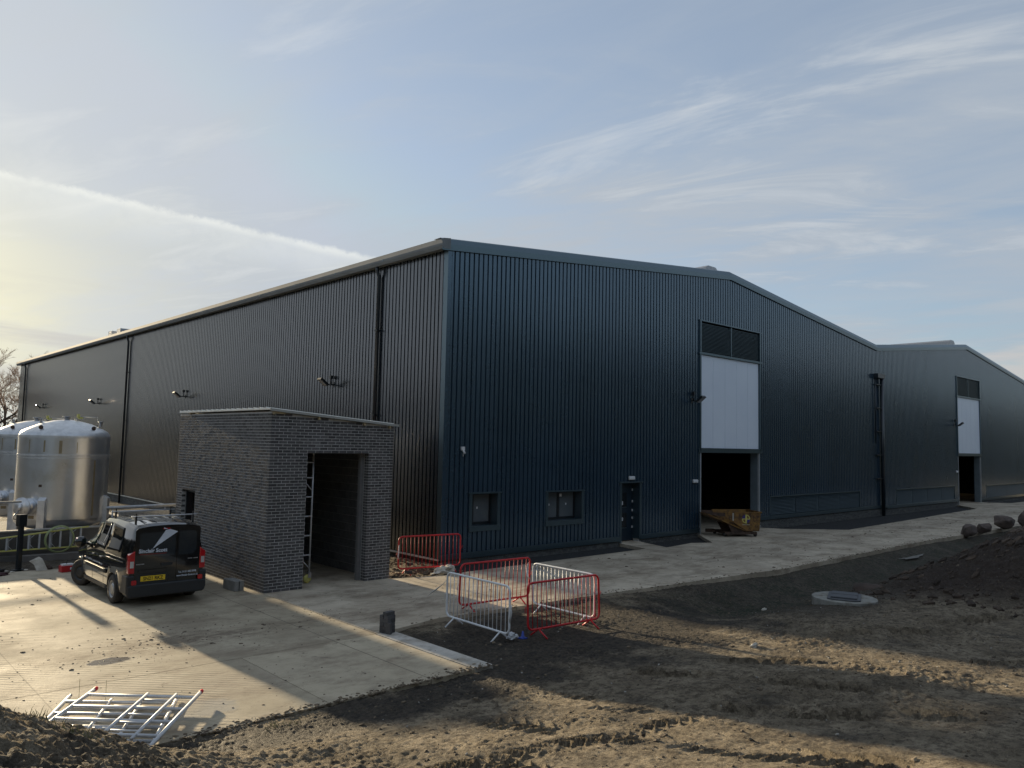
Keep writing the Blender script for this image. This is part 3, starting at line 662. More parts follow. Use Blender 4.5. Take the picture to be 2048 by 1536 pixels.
for z in (7.7,6.3,4.9,3.5,2.1):
    c=MB(); c.box(32.35,33.2,-.2,-.04,z-.03,z+.03); c.build('bracket',m_blackp,p)
# ---- wall-mounted things
def floodlight(y,lab):
    e=empty('wall_floodlight',(0,y,5.78),0,lab,'floodlight','floodlights on the long metal wall')
    b=MB(); b.box(-.06,-.03,-.06,.06,-.1,.1); b.tube((-.04,0,0),(-.36,0,0),.022,8); b.tube((-.2,0,0),(-.04,.0,-.0),.03,6); b.build('arm',m_blackp,e)
    mx=Matrix.Translation((-.40,0,.02))@Matrix.Rotation(R(38),4,'Y')
    b=MB(); b.box(-.30,.10,-.15,.15,-.045,.045,mx); b.build('lamp_head',m_blackp,e,bev=.012)
    b=MB(); b.box(-.27,.07,-.125,.125,-.055,-.046,mx); b.build('lens',mat('lamp_glass',(.45,.45,.46),.15,.3),e)
    b=MB(); b.box(-.20,-.08,-.05,.05,.22,.34); b.tube((-.14,0,.24),(-.14,0,.0),.025,8); b.build('sensor',m_blackp,e)
    return e
floodlight(6.75,'floodlight on the long wall above the brick hut roof')
floodlight(21.7,'floodlight on the long wall left of the brick hut')
floodlight(37.0,'floodlight on the long wall above the front steel tank')
floodlight(52.2,'farthest floodlight, near the far end of the long wall')
def gflood(x,lab):
    e=empty('wall_floodlight',(x,0,5.72),0,lab,'floodlight','floodlights beside the tall doorways')
    b=MB(); b.box(-.06,.06,-.07,-.03,-.1,.1); b.tube((0,-.04,0),(0,-.34,-.02),.022,8); b.build('arm',m_blackp,e)
    mx=Matrix.Translation((.06,-.40,.0))@Matrix.Rotation(R(-38),4,'X')
    b=MB(); b.box(-.15,.15,-.28,.10,-.045,.045,mx); b.build('lamp_head',m_blackp,e,bev=.012)
    b=MB(); b.box(-.125,.125,-.25,.07,-.055,-.046,mx); b.build('lens',mat('lamp_glass',(.45,.45,.46),.15,.3),e)
    b=MB(); b.box(-.05,.05,-.20,-.08,.24,.38); b.tube((0,-.14,.24),(0,-.14,0),.025,8); b.build('sensor',m_blackp,e)
gflood(13.35,'floodlight left of the near tall doorway'); gflood(46.2,'floodlight left of the far tall doorway')
def bulkhead(x,z,lab,w=.34):
    e=empty('bulkhead_light',(x,0,z),0,lab,'wall light','white bulkhead lights on the gable')
    b=MB(); b.box(-w/2,w/2,-.13,-.04,-.07,.07); b.build('diffuser',m_white,e,bev=.03)
    b=MB(); b.box(-w/2-.015,w/2+.015,-.06,-.035,-.085,.085); b.build('back_plate',m_blackp,e,bev=.01)
bulkhead(9.25,2.48,'white bulkhead light over the small blue door')
bulkhead(13.6,2.28,'white bulkhead light left of the near tall doorway')
bulkhead(46.45,2.38,'white bulkhead light left of the far tall doorway')
e=empty('security_camera',(.72,0,3.50),0,'small white security camera near the building corner','camera')
b=MB(); b.box(-.06,.06,-.12,-.04,-.03,.09); b.build('mount',m_white,e,bev=.01)
b=MB(); b.tube((.0,-.09,-.02),(.02,-.16,-.12),.035,8); b.tube((.02,-.08,-.12),(.02,-.08,-.22),.008,5); b.build('lens_barrel',m_white,e)
# ================================================================ BRICK HUT
HX0,HX1,HY0,HY1=-6.265,-2.675,-1.20,4.865
ZL,ZR=4.38,4.11
def hz(x): return ZL+(ZR-ZL)*(x-HX0)/(HX1-HX0)
hut=empty('brick_hut',(0,0,0),0,'small unfinished charcoal brick hut with open doorway and sloping roof','outbuilding')
DX0,DX1,DZ=-5.252,-3.452,3.375; SY0,SY1,SZ=3.4125,4.4125,2.175
b=MB(); q=.0025
# mortar core of front / left / right / back walls
def core(x0,x1,y0,y1,z0,z1f):
    vs=[(x,y,z0) for x in (x0,x1) for y in (y0,y1)]+[(x,y,z1f(x)) for x in (x0,x1) for y in (y0,y1)]
    b.add(vs,[(0,1,3,2),(4,6,7,5),(0,2,6,4),(1,5,7,3),(0,4,5,1),(2,3,7,6)])
core(HX0+q,DX0-q,HY0+q,HY0+.3,-.05,hz); core(DX1+q,HX1-q,HY0+q,HY0+.3,-.05,hz); core(DX0-q,DX1+q,HY0+q,HY0+.3,DZ+q,hz)
core(HX0+q,HX0+.3,HY0+.3,SY0-q,-.05,hz); core(HX0+q,HX0+.3,SY1+q,HY1-q,-.05,hz); core(HX0+q,HX0+.3,SY0-q,SY1+q,SZ+q,hz)
core(HX1-.3,HX1-q,HY0+.3,HY1-q,-.05,hz); core(HX0+.3,HX1-.3,HY1-.3,HY1-q,-.05,hz)
b.build('mortar',m_mortar,hut)
bricks=[]   # (kind, x,y,z,w)
for k in range(59):
    z=k*.075+.004; even=k%2==0
    # front
    x=HX0+(0 if even else .1125)
    while x<HX1-.02:
        w=min(.215,HX1-x)
        for (a,c) in ([(x,x+w)]):
            if z<DZ-.02:
                if a<DX0-.01 and c>DX0: c=DX0
                elif a>=DX0-.01 and a<DX1-.01:
                    if c>DX1+.03: a=DX1
                    else: continue
            if c-a>.04 and z+.065<min(hz(a),hz(c))+.01: bricks.append(('f',a,HY0,z,c-a))
        x+=.225
    if k%2 and z<DZ: pass
    # left wall
    y=HY0+(.1125 if even else 0)
    while y<HY1-.02:
        w=min(.215,HY1-y); a,c=y,y+w
        ok=True
        if z<SZ-.02:
            if a<SY0-.01 and c>SY0: c=SY0
            elif a>=SY0-.01 and a<SY1-.01:
                if c>SY1+.03: a=SY1
                else: ok=False
        if ok and c-a>.04 and z+.065<ZL+.01: bricks.append(('l',HX0,a,z,c-a))
        y+=.225
    y=HY0+(.1125 if even else 0)
    while y<HY1-.02:
        w=min(.215,HY1-y)
        if z+.065<ZR+.01: bricks.append(('r',HX1,y,z,w))
        y+=.225
    x=HX0+(.0 if even else .1125)
    while x<HX1-.02:
        w=min(.215,HX1-x)
        if z+.065<hz(x+w)+.01: bricks.append(('b',x,HY1,z,w))
        x+=.225
    # door reveals
    if z<DZ-.02:
        bricks.append(('jr',DX1,HY0+.1025+.01,z,.09)); bricks.append(('jl',DX0,HY0+.1125,z,.09))
fb=MB(); fb.box(0,.211,0,.1025,0,.062); fme=fb.mesh('brick',m_brick)
cand=sorted([q_ for q_ in bricks if q_[0]=='f' and abs(q_[4]-.215)<.01],key=lambda t:(Vector((t[1],t[2],t[3]))-CAM).length)[:300]
cs=set(id(t) for t in cand); st=MB()
for t in bricks:
    kk,x,y,z,w=t; j=random.uniform(-.0015,.0005)
    if id(t) in cs:
        o=bpy.data.objects.new('brick',fme); COL.objects.link(o); o.parent=hut; o.location=(x,y+j,z)
    elif kk=='f': st.box(x,x+w-.004,y+j,y+.1025,z,z+.062)
    elif kk=='l': st.box(x+j,x+.1025,y,y+w-.004,z,z+.062)
    elif kk=='r': st.box(x-.1025,x+j,y,y+w,z,z+.065)
    elif kk=='b': st.box(x,x+w,y-.1025,y+j,z,z+.065)
    elif kk=='jr': st.box(x,x+.1025,y,y+w,z,z+.065)
    elif kk=='jl': st.box(x-.1025,x,y,y+w,z,z+.065)
st.build('brickwork',m_brick,hut,stuff=True)
# inside blockwork
bl=MB()
for k in range(18):
    z=k*.225+.01; y=HY0+.32-(.225 if k%2 else 0)
    while y<HY1-.32:
        a=max(y,HY0+.32); c=min(y+.44,HY1-.32)
        if c-a>.05: bl.box(HX1-.312,HX1-.301,a,c,z,z+.215)
        y+=.45
    x=HX0+.31-(.225 if k%2 else 0)
    while x<HX1-.32:
        a=max(x,HX0+.31); c=min(x+.44,HX1-.32)
        if c-a>.05: bl.box(a,c,HY1-.312,HY1-.301,z,z+.215)
        x+=.45
bl.build('blockwork',m_block,hut,stuff=True)
b=MB(); b.box(DX1-.10,DX1-.0,HY0+.22,HY0+.34,.0,DZ); b.build('door_post',mat('post_grey_timber',(.17,.17,.17),.8,0,None,6),hut)
b=MB(); b.box(DX0-.1,DX1+.1,HY0+.01,HY0+.29,DZ-.012,DZ+.0); b.build('lintel',m_black,hut)
# side door
b=MB(); b.box(HX0+.12,HX0+.30,SY0,SY0+.07,0,SZ); b.box(HX0+.12,HX0+.30,SY1-.07,SY1,0,SZ); b.box(HX0+.12,HX0+.30,SY0,SY1,SZ-.07,SZ); f_=b.build('side_door',m_blackp,hut)
b=MB(); b.box(HX0+.22,HX0+.26,SY0+.07,SY1-.40,0.02,SZ-.07); b.build('door_leaf',mat('grey_door_leaf',(.10,.105,.11),.5),f_)
# roof: trapezoid sheet, ribs run down the slope, ends show on the high side
rs=MB(); ra,rb=HX0-.07,HX1+.10; RY0,RY1=HY0-.10,HY1-.10
def rz(x): return hz(x)+.075
y=RY0; pr=[(0,0),(.24,0),(.27,.035),(.31,.035),(.34,0)]
while y<RY1-.01:
    for (a,p),(c,q_) in zip(pr,pr[1:]):
        ya,yb=min(y+a,RY1),min(y+c,RY1)
        if yb>ya: rs.add([(ra,ya,rz(ra)+p),(ra,yb,rz(ra)+q_),(rb,yb,rz(rb)+q_),(rb,ya,rz(rb)+p)],[(0,1,2,3)]); rs.add([(ra,ya,rz(ra)+p),(ra,yb,rz(ra)+q_),(ra,yb,rz(ra)-.035),(ra,ya,rz(ra)-.035)],[(0,1,2,3)])
    y+=.34
rs.build('roof_sheet',m_hutroof,hut,recalc=False)
b=MB(); b.add([(ra,RY0,rz(ra)-.06),(rb,RY0,rz(rb)-.06),(rb,RY0,rz(rb)+.0),(ra,RY0,rz(ra)+.0),(ra,RY0+.03,rz(ra)-.06),(rb,RY0+.03,rz(rb)-.06),(rb,RY0+.03,rz(rb)+.0),(ra,RY0+.03,rz(ra)+.0)],[(0,1,2,3),(4,7,6,5),(3,2,6,7),(0,4,5,1),(0,3,7,4),(1,5,6,2)]); b.build('verge_trim',mat('verge_grey',(.36,.37,.35),.4),hut)
for xx in (HX0+.02,HX0+1.25,HX0+2.6,HX1-.18):
    b=MB(); b.box(xx,xx+.05,HY0-.06,HY1,rz(xx)-.14,rz(xx)-.07); b.build('roof_batten',m_timber,hut)
b=MB(); b.box(HX0+.05,HX0+.35,HY0-.05,HY0+.0,rz(HX0)-.12,rz(HX0)-.07); b.build('timber_offcut',m_timber,hut)
b=MB(); b.box(HX0-.04,HX0+.1,HY1-.9,HY1-.75,ZL+.0,ZL+.05); b.build('timber_offcut',m_timber,hut)
# ---- scaffold tower inside
tw=empty('scaffold_tower',(-5.16,-.62,0),0,'aluminium scaffold tower with yellow castor standing inside the hut doorway','scaffold tower')
def vt(x,y,z0,z1,nm='upright'): b=MB(); b.tube((x,y,z0),(x,y,z1),.024,8); b.build(nm,m_alu,tw)
for (x,y) in ((.42,.05),(.42,1.6),(-.42,.05),(-.42,1.6)): vt(x,y,.28,3.75)
for z in (.72,1.22,1.72,2.22,2.72,3.12):
    for y in (.05,1.6): b=MB(); b.tube((-.42,y,z),(.42,y,z),.020,8); b.build('rung',m_alu,tw)
for z0,z1 in ((.48,1.75),(2.0,3.2)):
    for y in (.05,): b=MB(); b.tube((.06,y,z0),(.06,y,z1),.016,6); b.build('ladder_rail',m_alu,tw)
    for i in range(4): b=MB(); zz=z0+.08+i*.32; b.tube((-.42,.05,zz),(.06,.05,zz),.014,6); b.build('ladder_rung',m_alu,tw)
for z in (.70,2.70): b=MB(); b.tube((.10,.05,z),(.42,.05,z-.32),.014,6); b.build('brace',m_alu,tw)
for (x,y) in ((.42,.05),(.42,1.6),(-.42,.05),(-.42,1.6)):
    b=MB(); b.box(x-.04,x+.04,y-.05,y+.05,.14,.28); b.build('castor_fork',m_galv,tw)
    b=MB(); b.lathe([(0,-.025),(.10,-.025),(.115,0),(.10,.025),(0,.025)],16,(x-.05,y,.115),ax='y'); b.build('castor_wheel',m_yel,tw)
# ================================================================ BARRIERS
def barrier(p0,p1,material,lab,grp,z=0.0,tilt=0):
    p0=Vector(p0);p1=Vector(p1); d=p1-p0; L=d.length; rz_=math.atan2(d.y,d.x)
    e=empty('crowd_barrier',((p0.x+p1.x)/2,(p0.y+p1.y)/2,z),rz_,lab,'barrier',grp); e.rotation_euler=(tilt,0,rz_)
    h0,h1,rr=.16,1.06,.12; a=L/2
    pts=[]
    for (cx,cz,a0) in ((a-rr,h1-rr,0),(-a+rr,h1-rr,90),(-a+rr,h0+rr,180),(a-rr,h0+rr,270)):
        for k in range(6): t=R(a0+k*18); pts.append((cx+rr*math.cos(t),0,cz+rr*math.sin(t)))
    b=MB(); b.path(pts,.022,10,closed=True); b.build('frame',material,e)
    n=15; bb=MB(); bb.tube((0,0,h0),(0,0,h1),.009,6); bm_=bb.mesh('bar',material)
    for i in range(n):
        o=bpy.data.objects.new('bar',bm_); COL.objects.link(o); o.parent=e; o.location=(-a+.12+(L-.24)*i/(n-1),0,0)
        o.rotation_euler=(0,random.uniform(-.006,.006),0)
    for xx in (-a+.27,a-.27):
        b=MB(); b.tube((xx,0,h0),(xx+.02,-.24,.0),.017,8); b.tube((xx,0,h0),(xx-.02,.24,.0),.017,8); b.build('foot',material,e)
    b=MB(); b.path([(a,0,.62),(a+.05,0,.66),(a+.06,0,.72)],.008,6); b.path([(-a,0,.60),(-a-.06,0,.61),(-a-.07,0,.50)],.008,6); b.build('hook',material,e)
    return e
W1a,W1b=(-4.49,-6.03),(-4.56,-8.05)
barrier(W1a,W1b,m_wbar,'white crowd barrier nearest the brick stack, on the left of the pen','white crowd barriers',-.07)
barrier((-3.81,-5.60),(-1.80,-5.74),m_red,'red crowd barrier at the back of the pen, standing on concrete','red crowd barriers',-.02,.04)
barrier((-2.13,-6.22),(-2.18,-8.12),m_wbar,'white crowd barrier on the right side of the pen','white crowd barriers',-.07)
barrier((-4.06,-8.06),(-2.10,-8.20),m_red,'red crowd barrier at the front of the pen, standing on mud','red crowd barriers',-.07,-.05)
barrier((-2.09,-.77),(-.15,-1.14),m_red,'red crowd barrier standing alone in front of the building corner','red crowd barriers',-.03)
def tape(pts,w,lab,name='plastic_tape'):
    b=MB(); vs=[];n=len(pts)
    for i,p in enumerate(pts):
        p=Vector(p); s=Vector((w*(.5+.3*math.sin(i*1.7)),.012*math.sin(i*2.2),w*.3*math.cos(i*1.3))); vs+=[p-s,p+s]
    b.add(vs,[(2*i,2*i+1,2*i+3,2*i+2) for i in range(n-1)],True)
    o=b.build(name,mat('white_film',(.66,.67,.66),.4),recalc=False); s_=o.modifiers.new('s','SOLIDIFY'); s_.thickness=.003; return tag(o,lab,'plastic tape','scraps of white tape tied to barriers')
tape([(-4.49,-6.03,.85),(-4.55,-5.98,.75),(-4.70,-5.90,.62),(-4.80,-5.86,.55),(-4.84,-5.83,.50)],.025,'white tape scrap hanging off the corner of the left white barrier')
tape([(-1.83,-5.75,.92),(-1.95,-5.82,.80),(-2.05,-5.95,.66),(-2.08,-6.05,.60)],.035,'white tape scrap between the red and white barriers')
tape([(-4.56,-8.06,.62),(-4.56,-8.10,.5),(-4.58,-8.08,.38),(-4.54,-8.05,.2)],.04,'white tape scrap on the near end of the left white barrier')
tape([(-2.09,-.79,.80),(-2.12,-.82,.66),(-2.16,-.86,.50),(-2.18,-.90,.42)],.03,'white tape scrap tied to the lone red barrier')
def crumple(name,loc,sx,sy,sz,material,lab,cat,seed,grp=None,sub=3):
    import bmesh
    bm=bmesh.new(); bmesh.ops.create_icosphere(bm,subdivisions=sub,radius=1)
    P=np.array([v.co[:] for v in bm.verts]); k=1+.9*fbm(P[:,0]*1+seed,P[:,1]+P[:,2]*1.7,.9,4,seed,.6)
    for v,s in zip(bm.verts,k):
        v.co=Vector((v.co.x*sx*s,v.co.y*sy*s,max(-.15,v.co.z)*sz*s))
    me=bpy.data.meshes.new(name); bm.to_mesh(me); bm.free(); me.materials.append(material)
    for p in me.polygons: p.use_smooth=False
    o=bpy.data.objects.new(name,me); COL.objects.link(o); o.location=loc; return tag(o,lab,cat,grp)
crumple('sack',(-.95,-1.30,.02),.30,.17,.16,m_sack,'crumpled white sack beneath the lone red barrier','sack',3)
crumple('sack',(-.62,-1.18,.02),.26,.14,.16,m_sack,'smaller white sack right of the crumpled one under the barrier','sack',8)
crumple('plastic_bag',(-4.42,-7.98,.0),.13,.07,.09,mat('thin_white_bag',(.55,.57,.60),.4),'white plastic bag caught on the foot of the left white barrier','bag',5)
crumple('plastic_bag',(-2.30,-.35,.0),.14,.1,.13,m_sack,'small white bag on soil beside the hut corner','bag',12)
e=empty('blue_marker',(-4.10,-7.95,-.06),0,'small blue plastic marker cone on dark mud between barriers','marker')
b=MB(); b.lathe([(.0,.13),(.016,.13),(.035,.02),(.06,.012),(.07,0),(0,0)],12); b.build('cone_body',m_blue,e)
b=MB(); b.box(-.07,.07,-.07,.07,-.01,.008); b.build('base',m_blue,e)
# ================================================================ VAN
van=empty('black_van',(-8.50,-1.05,0),0,'black panel van with roof bars and a white arrow logo, parked facing away','van')
VL=4.30; yr,yf=.80,3.50    # axle positions from the rear
def top(y): return np.interp(y,[0,.12,.6,1.4,2.15,2.35,3.12,3.3,3.85,4.15,4.3],[1.74,1.785,1.82,1.825,1.79,1.745,1.20,1.13,1.00,.86,.62])
def bw(y): return np.interp(y,[0,.10,.35,1.0,3.2,3.8,4.1,4.3],[.79,.835,.875,.895,.895,.85,.74,.52])
def rw(y): return np.interp(y,[0,.12,.7,2.2,3.1,3.2,4.3],[.66,.675,.70,.68,.66,.72,.46])
def bot(y):
    z=.22+.04*(y<.15)
    for ya in (yr,yf):
        d=abs(y-ya)
        if d<.37: z=max(z,.31+math.sqrt(max(0,.37**2-d*d))-.02)
    return z
ys=sorted(set([0,.03,.06,.12,.2]+[round(.3+.1*i,3) for i in range(40)]+[4.26,4.3]+[round(ya+dx,3) for ya in (yr,yf) for dx in (-.372,-.36,-.33,-.25,-.15,0,.15,.25,.33,.36,.372)]))
ys=[y for y in ys if 0<=y<=4.3]
b=MB(); vs=[]; n=0
for y in ys:
    zb,zt,w,r_=bot(y),float(top(y)),float(bw(y)),float(rw(y)); bel=min(1.08,zt-.12)
    zl_=max(zb,.30); 
    half=[(w*.90,zb),(w*.985,max(zb+.01,.34)),(w,max(zb+.02,.55)),(w,max(zb+.03,.80)),(w*.985,max(zb+.04,bel))]
    up_=zt-bel
    half+=[(w*.985+(r_-w)*.55,bel+up_*.45),(r_+.03 if up_>.3 else r_+.02,bel+up_*.80),(r_*.93,bel+up_*.945),(r_*.6,zt-.004),(r_*.3,zt+.006)]
    ring=[(-x,z) for x,z in half]+[(0,zt+.01)]+[(x,z) for x,z in half[::-1]]
    n=len(ring); vs+=[(x,y,z) for x,z in ring]
fs=[]
for i in range(len(ys)-1):
    for j in range(n-1): fs.append((i*n+j,i*n+j+1,(i+1)*n+j+1,(i+1)*n+j))
    fs.append((i*n+n-1,i*n,(i+1)*n,(i+1)*n+n-1))
fs+=[tuple(range(n)),tuple((len(ys)-1)*n+j for j in range(n))[::-1]]
b.add(vs,fs,True); body=b.build('body',m_vb,van)
for p in body.data.polygons:
    if len(p.vertices)>4: p.use_smooth=False
ed=body.modifiers.new('es','EDGE_SPLIT'); ed.split_angle=R(42)
b=MB(); b.box(-.74,.74,.25,4.0,.20,.62); b.build('underbody',m_black,van)
def sidex(y,z,s=-1):   # surface x of the body side at height z
    w,r_=float(bw(y)),float(rw(y)); zt=float(top(y)); bel=min(1.08,zt-.12); up_=zt-bel
    zs=[.34,.55,.8,bel,bel+up_*.45,bel+up_*.8]; xs_=[w*.985,w,w,w*.985,w*.985+(r_-w)*.55,r_+.03]
    return s*float(np.interp(z,zs,xs_))
def side_panel(poly,name,mt,off=.006,parent=van,s=-1,th=.004,label=None):
    # poly in (y,z), subdivided so that it follows the body side
    b=MB(); 
    ysm=[p[0] for p in poly]; zsm=[p[1] for p in poly]; N=10
    y0,y1,z0,z1=min(ysm),max(ysm),min(zsm),max(zsm)
    # map unit square bilinearly through the 4 corners
    A,B,C_,D_=poly; vs=[]
    for i in range(N+1):
        for j in range(N+1):
            u,v=i/N,j/N
            y=(A[0]*(1-u)+B[0]*u)*(1-v)+(D_[0]*(1-u)+C_[0]*u)*v; z=(A[1]*(1-u)+B[1]*u)*(1-v)+(D_[1]*(1-u)+C_[1]*u)*v
            vs.append((sidex(y,z,s)+s*off,y,z))
    b.add(vs,[(i*(N+1)+j,(i+1)*(N+1)+j,(i+1)*(N+1)+j+1,i*(N+1)+j+1) for i in range(N) for j in range(N)],True)
    o=b.build(name,mt,parent,recalc=False,label=label); md=o.modifiers.new('s','SOLIDIFY'); md.thickness=th; md.offset=0; return o
for s in (-1,1):
    side_panel([(2.42,1.12),(3.05,1.13),(2.52,1.62),(2.22,1.68)],'side_window',m_gglass,s=s)
    side_panel([(1.55,1.10),(2.28,1.12),(2.12,1.70),(1.60,1.71)],'side_window',m_gglass if s>0 else m_glass,s=s)
    side_panel([(.55,1.14),(1.42,1.12),(1.42,1.70),(.62,1.66)],'side_window',m_glass,s=s)
    # door gaps
    for yy_ in (1.485,2.36,3.02):
        side_panel([(yy_,.36),(yy_+.012,.36),(yy_+.012,1.08),(yy_,1.08)],'door_gap',m_ink,off=.001,s=s,th=.002)
    side_panel([(1.25,.60),(3.02,.60),(3.02,.68),(1.25,.68)],'rubbing_strip',m_vplas,off=.016,s=s,th=.018)
    for yy_ in (1.62,2.20):
        b=MB(); xx=sidex(yy_,.92,s); b.box(min(xx,xx+s*.035),max(xx,xx+s*.035),yy_,yy_+.17,.90,.935); b.build('door_handle',m_vb,van,bev=.01)
    for zz in (1.03,.955):
        side_panel([(.25,zz),(1.42,zz),(1.42,zz+.018),(.25,zz+.018)],'sliding_rail',mat('bright_trim',(.3,.3,.3),.2,.8),off=.006,s=s,th=.006)
    side_panel([(1.2,.245),(3.05,.245),(3.05,.33),(1.2,.33)],'sill_cover',m_vplas,off=.004,s=s)
    # mirror
    xx=sidex(2.95,1.10,s); b=MB(); mx=Matrix.Translation((xx+s*.15,2.92,1.13))
    b.lathe([(.0,-.06),(.10,-.05),(.135,0),(.13,.05),(.09,.10),(.0,.13)],16,(xx+s*.17,2.93,1.13),ax='y'); b.tube((xx,2.93,1.08),(xx+s*.1,2.93,1.10),.03,8); b.build('mirror_housing',m_vb,van)
# arches
def wheel(x,y,s,steer=0):
    e=bpy.data.objects.new('wheel',None); COL.objects.link(e); e.parent=van; e.location=(x,y,.315); e.rotation_euler=(0,0,steer)
    b=MB(); b.lathe([(.19,-.095),(.29,-.10),(.313,-.075),(.315,0),(.313,.075),(.29,.10),(.19,.095)],36,ax='x'); b.build('tyre',m_tyre,e)
    b=MB(); o=s*.095
    b.lathe([(.195,o),(.185,o),(.17,o-s*.04),(.12,o-s*.025),(.11,o-s*.0),(.06,o-s*.01),(.0,o-s*.01)],36,ax='x'); b.build('rim',m_rim if not steer else m_vplas,e)
    b=MB()
    for k in range(16):
        a=2*math.pi*k/16; b.lathe([(0,o-s*.018),(.016,o-s*.018)],6,(0,.145*math.cos(a),.145*math.sin(a)),ax='x')
    b.build('rim_hole',m_ink,e,recalc=False)
    b=MB(); b.lathe([(0,-s*.08),(.20,-s*.08)],20,ax='x'); b.build('brake_backing',m_ink,e,recalc=False)
wheel(-.80,yr,-1); wheel(.80,yr,1); wheel(-.80,yf,-1,R(24)); wheel(.80,yf,1,R(24))
b=MB()
for s in (-1,1):
    for ya in (yr,yf):
        pts=[]
        for k in range(0,13):
            a=R(15*k); y_=ya+.385*math.cos(a); z_=.30+.385*math.sin(a); pts.append((sidex(min(max(y_,0.02),4.2),max(z_,.35),s)-s*.005,y_,z_))
        b.path(pts,.016,6)
b.build('arch_trim',m_vplas,van)
# windscreen
b=MB(); b.add([(-.60,2.42,1.735),(.60,2.42,1.735),(.66,3.08,1.245),(-.66,3.08,1.245)],[(0,1,2,3)]); b.build('windscreen',m_glass,van,recalc=False)
# rear end: flat face at y=0, features proud of it towards -y
def rear(poly,name,mt,d=.012,parent=van,label=None,y0=0.0):
    b=MB(); b.prism(poly,lambda a,c,h:(a,h,c),y0-d,y0+.004); return b.build(name,mt,parent,label=label,bev=0)
def rrect(x0,x1,z0,z1,r=.05):
    P_=[]
    for cx,cz,a0 in ((x1-r,z1-r,0),(x0+r,z1-r,90),(x0+r,z0+r,180),(x1-r,z0+r,270)):
        for k in range(5): t=R(a0+k*22.5); P_.append((cx+r*math.cos(t),cz+r*math.sin(t)))
    return P_
dl=rear(rrect(-.70,.185,.50,1.70,.07),'rear_door',m_vb,.018,label='wide left rear door'); dr_=rear(rrect(.195,.70,.50,1.70,.07),'rear_door',m_vb,.018,label='narrow right rear door')
rear([(-.62,1.18),(-.52,1.09),(.15,1.07),(.15,1.60),(-.56,1.60),(-.61,1.56)],'rear_window',mat('rear_gloss_panel',(.018,.025,.032),.06,0,None,1,coat=1,spec=.8),.022,dl)
rear([(.225,1.07),(.55,1.08),(.62,1.16),(.61,1.55),(.56,1.60),(.225,1.60)],'rear_window',mat('rear_gloss_panel',(.018,.025,.032),.06),.022,dr_)
pz=.56
rear([(-.64,.50),(-.03,.50),(.02,.60),(-.0,.72),(-.60,.72),(-.66,.62)],'plate_recess',m_vplas,.020,dl)
rear(rrect(-.62,.0,.735,.80,.02),'plate_lamp_bar',m_vb,.05,dl)
rear([(-.56,.555),(-.04,.555),(-.04,.665),(-.56,.665)],'number_plate',m_yplate,.026,dl)
text('SN21 RKZ','plate_lettering',m_ink,dl,(-.505,-.027,.572),(1,0,0),(0,0,1),.42,.078,bold=.02)
rear(rrect(-.15,.10,.86,.92,.02),'door_handle',m_vplas,.035,dl)
rear([(-.34,1.245),(-.075,1.64),(.02,1.655),(.19,1.595)],'arrow_logo',m_wink,.026,dl)
rear([(-.12,1.665),(-.03,1.66),(-.12,1.70)],'arrow_tail',m_wink,.026,dl)
rear(rrect(-.14,.02,1.66,1.685,.008),'high_brake_lamp',m_lred,.022,dl)
text('Sinclair Scott','door_lettering',m_wink,dl,(-.625,-.026,1.165),(1,0,0),(0,0,1),.60,.085,bold=.03)
b=MB()
for i in range(15): b.box(-.60+i*.038,-.60+i*.038+.028,-.0275,-.026,1.125,1.143)
b.build('red_small_lettering',m_rink,dl)
text('Tel. 0131 440 0998','door_lettering',m_wink,dr_,(.235,-.026,.665),(1,0,0),(0,0,1),.40,.045,bold=.02)
text('www.Sinclair-Scott.co.uk','door_lettering',m_wink,dr_,(.20,-.026,.59),(1,0,0),(0,0,1),.475,.042,bold=.02)
b=MB()
for i in range(6): b.box(-.66+i*.028,-.66+i*.028+.02,-.024,-.018,.915,.938)
b.build('badge',m_rim,dl)
b=MB()
for i in range(8): b.box(.44+i*.026+(.02 if i>3 else 0),.44+i*.026+.018+(.02 if i>3 else 0),-.024,-.018,.965,.985)
b.build('badge',m_rim,dr_)
for s in (-1,1):
    xs=sorted((s*.70,s*.825))
    lp=[(xs[0],.74),(xs[1],.74),(xs[1],1.12),(xs[0] if s<0 else xs[0]+.0,1.22)]
    if s>0: lp=[(xs[0],.74),(xs[1],.74),(xs[1],1.12),(xs[0],1.22)]
    else: lp=[(xs[0],.74),(xs[1],.74),(xs[1],1.22),(xs[0],1.14)]
    b=MB(); b.prism(lp,lambda a,c,h:(a,h,c),-.035,.10); l=b.build('tail_light',m_lred,van,bev=.008)
    b=MB(); b.box(xs[0]+.03,xs[1]-.02,-.039,-.03,.86,1.00); b.build('clear_lens',m_lclr,l)
    b=MB(); b.prism(rrect(*sorted((s*.66,s*.76)),.50,.60,.02),lambda a,c,h:(a,h,c),-.085,-.05); b.build('reflector',m_lred,van)
b=MB(); b.prism([(-.84,.26),(-.78,.22),(.78,.22),(.84,.26),(.85,.48),(.70,.50),(-.70,.50),(-.85,.48)],lambda a,c,h:(a,h,c),-.075,.02)
b.box(-.86,-.70,-.06,.40,.30,.70); b.box(.70,.86,-.06,.40,.30,.70); b.build('rear_bumper',m_vplas,van,bev=.03)
# side lettering and white flash on the near side
side_panel([(1.78,1.24),(1.80,1.24),(1.66,1.66),(1.62,1.66)],'side_flash',m_wink,off=.010,label='white pointed flash on side window',th=.002)
text('Sinclair Scott','side_lettering',m_wink,van,(sidex(1.9,1.2)-.022,2.20,1.17),(0,-1,0),(-.12,0,1),.55,.08,bold=.03)
text('Tel. 0131 440 0998   www.Sinclair-Scott.co.uk','side_lettering',m_wink,van,(sidex(2,.78)-.012,3.0,.745),(0,-1,0),(0,0,1),1.45,.05,bold=.02)
